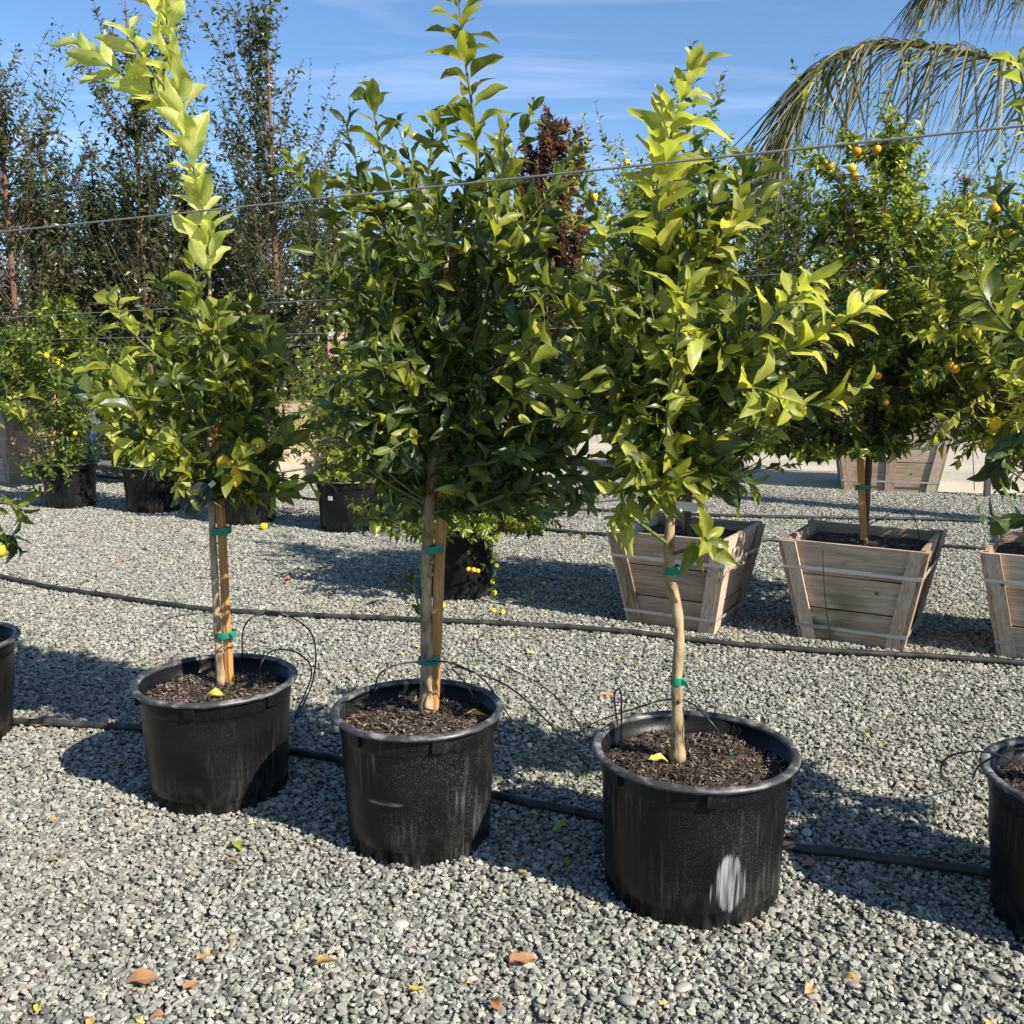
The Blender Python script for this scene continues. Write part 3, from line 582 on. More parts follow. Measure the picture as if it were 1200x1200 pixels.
# ------------------------------------------------------------------ pots
def pot_profile(rt, rb_, h):
    return [(rb_ * .98, -.02), (rb_, 0), (rb_ + .002, .045), (rb_ + .011, .053), *[(rb_ + .011 + (rt - .010 - rb_ - .011) * f, .053 + (h * .83 - .053) * f) for f in (.15, .3, .5, .7, .85, 1)], (rt - .0065, h * .838), (rt - .005, h * .85), (rt - .002, h * .93), (rt - .001, h * .965)]
def make_pot(loc, rt, rb_, h, label, mat, group, rz=0., lugs=6, soil_drop=.055, rimmat=None, soil=True, seg=96, soil_label=None, chips=1900):
    t = thing('plant_pot', (loc[0], loc[1], 0.006), label, 'pot', group, rz)
    pr = pot_profile(rt, rb_, h)
    ribs = 44
    def rf(i, r, th):
        if i < 3: return r + .008 * (np.sin(th * ribs) > 0.1)
        return np.full(len(th), r)
    b = MB().lathe(pr, seg if seg < 90 else 176, rf)
    b.lathe([(rt - .002, h * .965), (rt - .006, h * .97), (rt - .010, h * .8), (rt - .016, h * .5)], seg)    # inside wall
    b.part('body', mat, t)
    r = MB(); th = np.linspace(0, 2 * PI, 13)
    rim = [(rt + .006 + .0135 * math.cos(a), h * .98 + .010 * math.sin(a)) for a in th]
    r.lathe(rim, seg); r.part('rim', rimmat or M['rim_worn'], t)
    for k in range(lugs):
        a = 2 * PI * k / lugs + .3; lb = MB(); c, s_ = math.cos(a), math.sin(a); Rm = np.array([[c, -s_, 0], [s_, c, 0], [0, 0, 1]])
        lb.box(Rm @ np.array([rt + .002, 0, h * .915]), (.014, .036, h * .09), Rm); lb.part('lug', mat, t, False)
    if soil:
        mulch(loc, rt - .013, h - soil_drop, soil_label or ('dark bark mulch filling the ' + label), chips)
    return t
def mulch(loc, r, z, label, chips=1900, square=None, rz=0., name='bark_mulch'):
    t = thing(name, (loc[0], loc[1], z), label, 'mulch', None, rz); t['category'] = 'mulch'
    rings = 12; seg = 40; V = [(0, 0, .012)]
    for i in range(1, rings + 1):
        for j in range(seg):
            a = 2 * PI * j / seg
            if square is None: rr = r * i / rings; x, y = rr * math.cos(a), rr * math.sin(a)
            else:
                k = square * i / rings; m_ = max(abs(math.cos(a)), abs(math.sin(a))); x, y = k * math.cos(a) / m_, k * math.sin(a) / m_; rr = math.hypot(x, y)
            V.append((x, y, .012 * (1 - i / rings) + .008 * math.sin(x * 31 + y * 17) * math.cos(y * 27) + rng.uniform(-.004, .004)))
    T = [(0, 1 + j, 1 + (j + 1) % seg) for j in range(seg)]
    for i in range(rings - 1):
        for j in range(seg):
            p = 1 + i * seg; k = (j + 1) % seg; T += [(p + j, p + seg + j, p + seg + k), (p + j, p + seg + k, p + k)]
    MB().add(V, T).part('soil', M['soil'], t)
    cb = MB()
    for _ in range(chips):
        if square is None:
            a = rng.uniform(0, 2 * PI); rr = r * .97 * math.sqrt(rng.uniform()); x, y = rr * math.cos(a), rr * math.sin(a)
        else: x, y = rng.uniform(-square * .95, square * .95, 2)
        l = rng.uniform(.005, .026); q = Matrix.Rotation(rng.uniform(0, 6.28), 3, 'Z') @ Matrix.Rotation(rng.normal(0, .45), 3, 'Y') @ Matrix.Rotation(rng.normal(0, .4), 3, 'X')
        zz = .012 * (1 - math.hypot(x, y) / max(r, .1)) + .008 * math.sin(x * 31 + y * 17) * math.cos(y * 27)
        cb.box((x, y, zz + rng.uniform(.001, .009)), (l, rng.uniform(.002, .006), rng.uniform(.001, .003)), np.array(q))
    if chips: cb.part('chips', M['chips'], t, False)['kind'] = 'stuff'
    return t

# ------------------------------------------------------------------ near row: five citrus trees in black pots
G_POT = 'black pots of the front row'; G_TREE = 'young citrus trees of the front row'; G_STAKE = 'stakes tied to the front trees'
POT1 = ground(259, 925); POT2 = ground(492, 979); POT3 = ground(809, 1037)
POTR = np.array([1.535, 2.41, 0]); POTL = np.array([-2.235, 3.70, 0])
make_pot(POT1, .258, .222, .405, 'black pot under the tree with the tall yellow shoot, half in shade', M['pot'], G_POT, .2, soil_label='bark mulch in the black pot below the yellow-shooted tree')
make_pot(POT2, .247, .212, .425, 'scuffed dusty black pot between the two other whole front pots', M['pot_dusty'], G_POT, .55, soil_label='bark mulch in the scuffed middle front pot')
make_pot(POT3, .268, .236, .415, 'large black pot with a white paint smear on its side', M['pot_paint'], G_POT, .22, soil_label='bark mulch in the pot with the white paint smear')
make_pot(POTR, .272, .228, .415, 'black pot cut off by the right edge of the photo', M['pot'], G_POT, .1, soil_label='bark mulch in the pot cut off at the right edge')
make_pot(POTL, .268, .225, .405, 'black pot cut off by the left edge of the photo', M['pot'], G_POT, .4, soil_label='bark mulch in the pot cut off at the left edge', chips=300)

def stake(p0, p1, label, w_=.028, group=G_STAKE, mat=None, rz=.3):
    t = thing('wooden_stake', p0, label, 'stake', group); d = norm(np.asarray(p1) - np.asarray(p0)); L = np.linalg.norm(np.asarray(p1) - np.asarray(p0))
    x = norm(np.cross(d, [math.sin(rz), math.cos(rz), 0])); y = np.cross(d, x); b = MB(); prev = None
    n = 8; h = w_ / 2; V = []
    for i in range(n + 1):
        c = d * L * i / n + rng.normal(0, .0012, 3) * (0 < i < n); hh = h * (1 + rng.normal(0, .02))
        for sx, sy in ((-1, -.85), (-.85, -1), (.85, -1), (1, -.85), (1, .85), (.85, 1), (-.85, 1), (-1, .85)): V.append(c + x * hh * sx + y * hh * sy)
    T = []
    for i in range(n):
        for j in range(8):
            p = i * 8; k = (j + 1) % 8; T += [(p + j, p + k, p + 8 + k), (p + j, p + 8 + k, p + 8 + j)]
    for j in range(1, 7): T += [(n * 8, n * 8 + j, n * 8 + j + 1)]
    b.add(V, T); b.part('shaft', mat or M['stake'], t, False); return t
def tie(root, base, c, r1, r2, ang, tilt=.1, wd=.022):
    """green tape wrapped round stem and stake; ang = direction from one to the other"""
    b = MB(); n = 20; V = []; ca, sa = math.cos(ang), math.sin(ang)
    for zz, rr in ((-wd / 2, 0), (-wd * .2, .001), (wd * .3, .0006), (wd / 2, 0)):
        for j in range(n):
            a = 2 * PI * j / n; x = (r1 + rr) * math.cos(a); y = (r2 + rr) * math.sin(a); V.append((x * ca - y * sa, x * sa + y * ca, zz + tilt * x + .001 * math.sin(5 * a)))
    T = []
    for i in range(3):
        for j in range(n):
            p = i * n; k = (j + 1) % n; T += [(p + j, p + k, p + n + k), (p + j, p + n + k, p + n + j)]
    n0 = len(V); x0 = (r1 + .001) * math.cos(-1.2); y0 = (r2 + .001) * math.sin(-1.2)
    for f in (0, .5, 1):
        for zz in (-wd * .35, wd * .35): x = x0 + .016 * f; y = y0 - .010 * f; V.append((x * ca - y * sa, x * sa + y * ca, zz - .012 * f * f + tilt * x))
    for f in (0, 2): T += [(n0 + f, n0 + f + 2, n0 + f + 3), (n0 + f, n0 + f + 3, n0 + f + 1)]
    V = np.array(V) + np.asarray(c) - np.asarray(base); return MB().add(V, T).part('tie', M['tie'], root)
def stem(root, base, pts, rad, knots=0, name='trunk', mat=None, sides=12):
    cv = spline(pts, 40); r = np.interp(np.linspace(0, 1, 40), np.linspace(0, 1, len(rad)), rad)
    r = r * (1 + .05 * np.sin(np.arange(40) * 1.9) + .04 * rng.normal(0, 1, 40)); r[:3] *= [1.25, 1.12, 1.04]
    b = MB().tube(cv, r, sides)
    for _ in range(knots):
        i = int(rng.integers(6, 30)); a = rng.uniform(0, 6.28); c = cv[i] + np.array([math.cos(a), math.sin(a), .2]) * r[i] * .8
        b.tube([c, c + np.array([math.cos(a), math.sin(a), .4]) * r[i] * .7], [r[i] * .5, r[i] * .35], 8)
    b.part(name, mat or M['bark'], root, shift=base); return cv
NEARM = [M['mature'], M['mid'], M['young'], M['yellow']]
def pxline(pts, d): return [at(x, y, d + (e[0] if e else 0)) for x, y, *e in pts]

def near_tree(base, label, trunk, trad, rows, d, nsh, per, L, mat, shoots, matfun=None, singles=300, clumps=0, spread=.085, knots=3, group=G_TREE, lean=None, fruits=(), ties=(), rho=(.15, 1)):
    t = thing('citrus_tree', base, label, 'tree', group); lv = Leaves(); wood = MB()
    cv = stem(t, base, trunk, trad, knots)
    top = trunk[-1]
    def ax(z):
        z = float(z); zs = cv[:, 2]; x = np.interp(z, zs, cv[:, 0]); y = np.interp(z, zs, cv[:, 1]); return np.array([x, y, z])
    prof = Profile(rows, d, ax)
    crown(lv, wood, prof, ax, nsh, per, L, mat, matfun=matfun, rho=rho, wf=.92, ang=(22, 56), up=.22, droop=.03, lmax=.32, irr=(.62, 1.32), clumps=clumps, spread=spread, rise=(.1, .9))
    for s in shoots:
        P = s['p']; c2 = spline(P, 24); wood.tube(c2, np.linspace(s.get('r', .006), .0022, 24), 6, False)
        lv.shoot(c2, s.get('t0', .1), s['n'], s.get('L', L), s['m'], s.get('ang', (35, 60)), s.get('up', .3), s.get('droop', .05), s.get('jit', .25), s.get('wf', 1.), s.get('tip', .6))
    wood.part('branches', M['twig'], t, shift=base)['kind'] = 'stuff'
    hang_leaves(t, base, lv, HI, NEARM, singles)
    for (x, y, dd, size, mk, lem) in fruits: fruit(t, base, at(x, y, dd), size, M[mk], lem)
    for a in ties: tie(t, base, *a)
    return t

# --- tree 1: tall yellow shoot
d1 = POT1[1]; Z1 = .36
b1 = ground(261, 803, Z1); b1[2] = Z1
trunk1 = pxline([(259, 803), (255, 740), (250, 640), (246, 560), (245, 470), (246, 400), (246, 330)], b1[1])
m_t1 = ([0, 1, 2, 3], [.36, .38, .22, .04])
near_tree(b1, 'slender young citrus tree with a tall pale yellow leader shoot at left', trunk1, [.0145, .0125, .0115, .010, .008, .006],
    [(335, 185, 300), (370, 135, 312), (420, 110, 325), (455, 105, 335), (500, 120, 350), (540, 180, 350), (565, 215, 330)], b1[1], 88, 12.5, .088, m_t1,
    [dict(p=pxline([(246, 335), (240, 270), (226, 190), (208, 100), (196, 30), (192, -25)], b1[1]), n=74, L=.125, m=3, r=.006, t0=.02, ang=(18, 52), wf=.95, up=.0, jit=.6),
     dict(p=pxline([(222, 170), (190, 120), (140, 85), (92, 52)], b1[1] + .04), n=20, L=.118, m=3, t0=.15, wf=.9, up=.1, ang=(20, 50)),
     dict(p=pxline([(200, 110, 0), (172, 75, -.03), (150, 35, -.06)], b1[1]), n=12, L=.125, m=3, t0=.15, wf=.9),
     dict(p=pxline([(246, 460), (200, 430), (150, 385), (132, 350)], b1[1] - .1), n=14, L=.10, m=2, t0=.35),
     dict(p=pxline([(246, 480), (180, 455), (125, 430), (105, 410)], b1[1] - .05), n=14, L=.095, m=2, t0=.3),
     dict(p=pxline([(246, 470), (190, 470), (150, 465), (118, 460)], b1[1] - .12), n=13, L=.098, m=1, t0=.3),
     dict(p=pxline([(248, 500), (215, 510), (180, 515), (150, 520)], b1[1] - .15), n=11, L=.10, m=2, t0=.35),
     dict(p=pxline([(248, 440), (240, 390), (235, 350), (225, 310)], b1[1] - .12), n=13, L=.10, m=1, t0=.2),
     dict(p=pxline([(248, 460), (290, 430), (325, 400)], b1[1] - .12), n=11, L=.10, m=1, t0=.2),
     dict(p=pxline([(248, 540), (240, 555), (232, 575)], b1[1] - .06), n=7, L=.10, m=0, t0=.1, droop=.5)],
    fruits=[(272, 548, b1[1] - .12, .05, 'lemon', True), (286, 528, b1[1] - .13, .05, 'lemon', True), (276, 560, b1[1] - .12, .05, 'lemon', True), (302, 522, b1[1] - .12, .05, 'lemon', True), (262, 543, b1[1] - .12, .05, 'lemon', True)],
    clumps=34, ties=[(at(259, 622, b1[1] - .002), .035, .024, .1), (at(265, 743, b1[1] - .002), .035, .025, .1), (at(246, 490, b1[1]), .034, .024, .1)])
stake(at(269, 801, b1[1] + .010), at(252, 455, b1[1] + .010), 'wooden stake tied to the slender tree with the yellow shoot', .023)

# --- tree 2: the dense round one
Z2 = .375; b2 = ground(500, 836, Z2)
trunk2 = pxline([(499, 836), (500, 770), (499, 700), (502, 620), (508, 540), (515, 440), (522, 330), (530, 240)], b2[1])
m_t2 = ([0, 1, 2], [.70, .27, .03])
def mf2(tip):
    return ([0, 1, 2], [.45, .50, .05]) if tip[2] > 1.85 else m_t2
near_tree(b2, 'dense dark green citrus tree, fullest crown, in the middle front pot', trunk2, [.021, .019, .018, .017, .015, .012, .008],
    [(175, 425, 575), (215, 390, 590), (255, 355, 615), (300, 338, 655), (350, 345, 685), (400, 362, 700), (450, 368, 702), (500, 390, 700), (535, 425, 695), (562, 450, 690), (585, 500, 650)], b2[1], 215, 14, .086, m_t2,
    [dict(p=pxline([(560, 205), (557, 150), (548, 90), (541, 40), (537, -15)], b2[1]), n=34, L=.112, m=1, t0=.05, ang=(40, 62)),
     dict(p=pxline([(470, 260), (450, 190), (440, 140), (434, 105)], b2[1]), n=17, L=.085, m=1, t0=.25),
     dict(p=pxline([(500, 250), (503, 200), (507, 160), (508, 140)], b2[1] + .02), n=14, L=.085, m=1, t0=.2),
     dict(p=pxline([(470, 320), (400, 270), (360, 220), (345, 195)], b2[1] + .05), n=15, L=.09, m=1, t0=.3),
     dict(p=pxline([(560, 470, 0), (600, 465, -.2), (625, 450, -.28)], b2[1]), n=9, L=.10, m=2, t0=.35),
     dict(p=pxline([(580, 430, 0), (610, 415, -.2), (632, 395, -.26)], b2[1]), n=10, L=.10, m=2, t0=.35),
     dict(p=pxline([(590, 350, 0), (625, 300, -.05), (650, 255, -.05)], b2[1]), n=12, L=.10, m=1, t0=.3),
     dict(p=pxline([(505, 630), (480, 610), (450, 600), (425, 612)], b2[1] - .05), n=11, L=.085, m=0, t0=.15, droop=.3),
     dict(p=pxline([(498, 740), (488, 700), (480, 670)], b2[1] - .02), n=7, L=.065, m=0, t0=.1),
     dict(p=pxline([(540, 600), (620, 570), (670, 560), (685, 585)], b2[1] - .1), n=12, L=.10, m=0, t0=.3, droop=.4)],
    matfun=mf2, clumps=64, spread=.09, ties=[(at(508, 643, b2[1]), .033, .026, .05), (at(503, 773, b2[1]), .034, .026, .05), (at(524, 285, b2[1]), .03, .022, .05)])
stake(at(508, 836, b2[1] + .014), at(530, 285, b2[1] + .014), 'orange-brown wooden stake tied to the dense middle tree')

# --- tree 3: crooked trunk in the paint-smeared pot
Z3 = .365; b3 = ground(794, 893, Z3)
trunk3 = pxline([(794, 893), (794, 845), (793, 800), (796, 750), (793, 712), (786, 680), (784, 640), (787, 580), (788, 500), (788, 420), (788, 340)], b3[1])
m_t3 = ([0, 1, 2], [.52, .38, .10])
def mf3(tip):
    return ([1, 2], [.65, .35]) if (tip[1] < b3[1] - .1 and rng.uniform() < .45) else m_t3
near_tree(b3, 'bright green citrus tree on a bare crooked trunk in the paint smeared pot', trunk3, [.019, .016, .015, .0155, .015, .014, .012, .010, .008], 
    [(240, 740, 850), (290, 700, 890), (340, 690, 920), (400, 692, 945), (450, 700, 930), (500, 728, 900), (545, 745, 860), (565, 755, 840)], b3[1], 145, 13, .088, m_t3,
    [dict(p=pxline([(788, 350), (778, 290), (768, 240), (778, 190), (795, 130), (815, 75)], b3[1] - .02), n=40, L=.125, m=2, t0=.05, ang=(35, 60), r=.007, wf=1.05),
     dict(p=pxline([(800, 360), (840, 290), (865, 230), (878, 185)], b3[1]), n=17, L=.095, m=1, t0=.25),
     dict(p=pxline([(820, 470, 0), (900, 425, -.1), (970, 390, -.15), (1020, 352, -.18)], b3[1]), n=20, L=.10, m=2, t0=.35, ang=(35, 55)),
     dict(p=pxline([(820, 440, 0), (880, 400, -.15), (925, 350, -.2), (950, 330, -.2)], b3[1]), n=14, L=.098, m=2, t0=.35),
     dict(p=pxline([(790, 420, 0), (800, 380, -.2), (805, 340, -.27)], b3[1]), n=11, L=.10, m=2, t0=.25),
     dict(p=pxline([(820, 470, 0), (880, 455, -.15), (920, 470, -.2)], b3[1]), n=10, L=.10, m=2, t0=.3),
     dict(p=pxline([(785, 560, 0), (750, 560, -.05), (732, 580, -.08), (728, 600, -.1)], b3[1]), n=13, L=.092, m=2, t0=.15, droop=.25),
     dict(p=pxline([(786, 640, 0), (745, 610, -.06), (735, 608, -.08)], b3[1]), n=7, L=.085, m=2, t0=.35, droop=.3),
     dict(p=pxline([(787, 650, 0), (815, 640, -.08), (828, 632, -.12)], b3[1]), n=13, L=.085, m=1, t0=.6, ang=(60, 95), droop=.15, tip=1.),
     dict(p=pxline([(787, 560, 0), (790, 520, -.1), (780, 490, -.14)], b3[1]), n=9, L=.10, m=1, t0=.1)],
    matfun=mf3, clumps=46, spread=.085, ties=[(at(787, 668, b3[1]), .021, .020, 0), (at(794, 797, b3[1]), .020, .020, 0), (at(787, 540, b3[1]), .018, .018, 0), (at(788, 255, b3[1]), .012, .012, 0)], knots=6)

# --- tree cut off at the right, one cut off at the left, one out of frame to the right (it throws the shade in the corner)
def edge_tree(base, label, d, cx, rows, nsh, L, mat, shoots=(), fruits=(), singles=150, group=G_TREE):
    bx = np.array([base[0], base[1], .37])
    tr = [bx, bx + (0, 0, .5), bx + (.01, .01, 1.0), bx + (.0, .0, 1.7)]
    return near_tree(bx, label, tr, [.018, .016, .013, .007], rows, d, nsh, 11.5, L, mat, shoots, singles=singles, fruits=fruits, group=group)
edge_tree(POTR, 'citrus tree whose leaves reach in from the right edge', 2.41, 0, [(60, 1230, 1330), (150, 1215, 1350), (260, 1190, 1400), (330, 1165, 1420), (400, 1160, 1420), (460, 1180, 1420), (540, 1200, 1400)], 70, .10, ([0, 1, 2], [.5, .38, .12]),
    [dict(p=pxline([(1240, 200), (1212, 140), (1198, 90), (1194, 65)], 2.4), n=10, L=.07, m=2, t0=.1),
     dict(p=pxline([(1250, 430, 0), (1200, 400, -.05), (1165, 365, -.1), (1145, 330, -.1)], 2.4), n=15, L=.10, m=1, t0=.3),
     dict(p=pxline([(1260, 500), (1215, 500), (1190, 520), (1172, 545)], 2.35), n=10, L=.09, m=0, t0=.3, droop=.3),
     dict(p=pxline([(1260, 300), (1210, 280), (1180, 250), (1168, 225)], 2.4), n=10, L=.085, m=0, t0=.3),
     dict(p=pxline([(1270, 620), (1225, 610), (1190, 608), (1160, 612)], 2.35), n=10, L=.085, m=0, t0=.2, droop=.1)])
edge_tree(POTL, 'citrus tree whose lowest leaves reach in from the left edge', 3.70, 0, [(300, -110, -40), (400, -150, -25), (480, -160, -10), (560, -150, 0), (640, -130, 0)], 55, .10, ([0, 1, 2], [.5, .38, .12]),
    [dict(p=pxline([(-60, 500), (-20, 480), (10, 470), (30, 462)], 3.6), n=10, L=.095, m=2, t0=.25),
     dict(p=pxline([(-60, 620), (-20, 595), (10, 590), (30, 600)], 3.6), n=12, L=.09, m=1, t0=.25, droop=.2),
     dict(p=pxline([(-60, 640), (-20, 630), (5, 630), (25, 645)], 3.6), n=11, L=.085, m=0, t0=.25, droop=.4)],
    fruits=[(0, 645, 3.55, .05, 'lemon', True)], singles=60)
edge_tree(np.array([2.45, 2.02, 0]), 'citrus tree standing just outside the right edge', 2.02, 0, [(60, 1930, 2080), (200, 1880, 2120), (330, 1850, 2150), (450, 1850, 2150), (560, 1900, 2100)], 60, .10, ([0, 1, 2], [.5, .38, .12]), singles=0)
make_pot(np.array([2.45, 2.02, 0]), .27, .226, .41, 'black pot standing just outside the right edge', M['pot'], G_POT, .3, soil=False, seg=48)

# tags on the near trunks
tg = thing('plant_tag', at(246, 570, b1[1] - .13), 'charcoal tag hanging on the left tree trunk', 'tag')
bb = MB(); ux = norm(np.array([-1, .1, -.85])); uy = norm(np.cross(ux, [0, -1, .1])); L_ = .125; V = []
for yy in (-.004, .004):
    for k in range(25):
        f = k / 24; wv = .037 * (1 - max(0, abs(f - .5) * 2 - .55) ** 2 * 3.2) if 0 < k < 24 else .012
        for s in (-1, 1): V.append(ux * L_ * f * 1.0 + uy * wv * s + np.array([0, yy * .3 - .01 * math.sin(f * 3), 0]))
T = []
for k in range(24):
    p = k * 2; T += [(p, p + 1, p + 3), (p, p + 3, p + 2), (50 + p, 50 + p + 3, 50 + p + 1), (50 + p, 50 + p + 2, 50 + p + 3)]
bb.add(V, T).part('tag_blade', M['dark_tag'], tg)
MB().box((.008, -.002, .008), (.022, .0015, .016), np.array(Matrix.Rotation(-.7, 3, 'Y'))).part('tag_tip', M['white'], tg, False)
tg = thing('plant_tag', at(786, 592, b3[1] - .004), 'white paper tag wrapped on the crooked trunk above the wooden box', 'tag')
MB().lathe([(.0185, -.013), (.0187, 0), (.0185, .013)], 18).part('tag_band', M['white'], tg)
bb = MB(); V = []
for k in range(9):
    f = k / 8
    for z in (-.012, .013): V.append((.015 + .085 * f, -.012 + .02 * f + .006 * math.sin(f * 5), z - .012 * f))
V2 = [(x, y + .0008, z) for x, y, z in V]; T = []
for k in range(8): p = 2 * k; T += [(p, p + 2, p + 3), (p, p + 3, p + 1), (18 + p, 18 + p + 3, 18 + p + 2), (18 + p, 18 + p + 1, 18 + p + 3)]
bb.add(V + V2, T).part('tag_blade', M['white'], tg)
tg = thing('plant_tag', at(243, 552, b1[1] - .05), 'small blue tag hanging under the leaves of the left tree', 'tag')
MB().box((-.012, 0, -.03), (.022, .0015, .07), np.array(Matrix.Rotation(.15, 3, 'Y'))).part('tag_blade', M['blue'], tg, False)

# ------------------------------------------------------------------ wooden boxes
def make_box(loc, tw, bw, h, rz, label, group, straps=(.16, .74), mid=False, mats=None, np_=3, soil=True, soil_label=None, mossy=False):
    pm, bm_ = mats or (M['plank'], M['batten'])
    t = thing('wooden_box', (loc[0], loc[1], .0), label, 'box', group, rz)
    def wz(z): return (bw + (tw - bw) * z / h) / 2
    th = .022
    for k in range(4):
        Rk = np.array(Matrix.Rotation(k * PI / 2, 3, 'Z'))
        cut = [.012] + [h * (i + rng.uniform(-.06, .06)) / np_ for i in range(1, np_)] + [h]
        for i in range(np_):
            z0, z1 = cut[i] + (.004 if i else 0), cut[i + 1] - .004
            j = rng.uniform(-.004, .003); P = []
            e = 0 if k % 2 == 0 else -(th + .001)
            if i == np_ - 1: z1a, z1b = z1 + rng.uniform(-.006, .006), z1 + rng.uniform(-.006, .006)
            else: z1a = z1b = z1
            for zs in ((z0, z0), (z1a, z1b)):
                for (sx, inn) in ((-1, 0), (1, 0), (1, 1), (-1, 1)):
                    z = zs[0] if sx < 0 else zs[1]; P.append((sx * (wz(z) + e), -(wz(z) + j - inn * th), z))
            MB().box8(np.array(P) @ Rk.T).part('plank', M['plank_mossy'] if mossy and k == 0 else pm, t, False)
        for sx in (-1, 1):
            P = []; bwid = .068 if tw < .9 else .10
            z0, z1 = -.005, h + rng.uniform(-.012, .004)
            for z in (z0, z1):
                xa = sx * (wz(z) + (0 if k % 2 == 0 else .018)); xb = sx * (wz(z) - bwid)
                lo, hi = min(xa, xb), max(xa, xb)
                P += [(lo, -(wz(z) + .021), z), (hi, -(wz(z) + .021), z), (hi, -(wz(z) + .0035), z), (lo, -(wz(z) + .0035), z)]
            MB().box8(np.array(P) @ Rk.T).part('batten', bm_, t, False)
        if mid:
            P = []
            for z in (-.005, h * .98):
                P += [(-.05, -(wz(z) + .021), z), (.05, -(wz(z) + .021), z), (.05, -(wz(z) + .0035), z), (-.05, -(wz(z) + .0035), z)]
            MB().box8(np.array(P) @ Rk.T).part('batten', bm_, t, False)
    for f in straps:
        z = h * f; o_ = wz(z) + .0222; b = MB(); c = [(-o_, -o_), (o_, -o_), (o_, o_), (-o_, o_)]; V = []
        for zz, e in ((z - .009, -.0005), (z + .009, .0008)):
            for x, y in c: V.append((x * (1 + e), y * (1 + e), zz + rng.uniform(-.003, .003)))
        for zz, e in ((z - .009, -.004), (z + .009, -.003)):
            for x, y in c: V.append((x * (1 + e), y * (1 + e), zz))
        T = []
        for i in range(4):
            k = (i + 1) % 4; T += [(i, k, 4 + k), (i, 4 + k, 4 + i), (8 + i, 12 + k, 8 + k), (8 + i, 12 + i, 12 + k), (i, 8 + k, k), (i, 8 + i, 8 + k), (4 + i, 4 + k, 12 + k), (4 + i, 12 + k, 12 + i)]
        b.add(V, T).part('strap', M['strap'], t, False)
    if soil: mulch(loc, .3, h - .06, soil_label or 'dark soil in the ' + label, 500 if tw < .9 else 0, square=wz(h - .06) - .03, rz=rz, name='potting_soil')
    return t
RZ = -math.radians(30); G_BOX = 'tapered wooden tree boxes'
def boxloc(px, py, back): 
    g = ground(px, py); return g + np.array([math.sin(-RZ) * back, math.cos(RZ) * back, 0])
BX1 = np.array([1.0, 5.50, 0]); BX2 = np.array([1.90, 5.20, 0]); BX3 = np.array([2.80, 4.86, 0])
make_box(BX1, .66, .46, .55, RZ, 'wooden box with a knot behind the crooked trunk', G_BOX, soil_label='dark soil in the wooden box behind the crooked trunk')
make_box(BX2, .70, .48, .555, RZ, 'mossy weathered wooden box with a staked tree, whole in view at right', G_BOX, soil_label='dark soil in the mossy weathered wooden box', mossy=True)
make_box(BX3, .70, .48, .555, RZ, 'wooden box cut off by the right edge', G_BOX, soil_label='pale soil in the wooden box cut off at the right edge')
BX4 = np.array([4.35, 11.35, 0]); BX5 = np.array([2.45, 12.3, 0]); BX6 = np.array([1.78, 13.4, 0])
make_box(BX4, 1.28, .95, 1.02, RZ + .25, 'big wooden box with a centre board beside the dirt road', G_BOX, (.12, .55, .9), True, soil_label='soil in the big box beside the dirt road')
make_box(BX5, .66, .46, .52, RZ, 'reddish wooden box standing at the road edge', G_BOX, mats=(M['plank_red'], M['plank_red']), soil_label='soil in the reddish box at the road edge')
make_box(BX6, .72, .5, .75, RZ, 'wooden box far back between the dense tree and the crooked one', G_BOX, (.12, .6, .9), False, soil_label='soil in the far box between two front crowns')

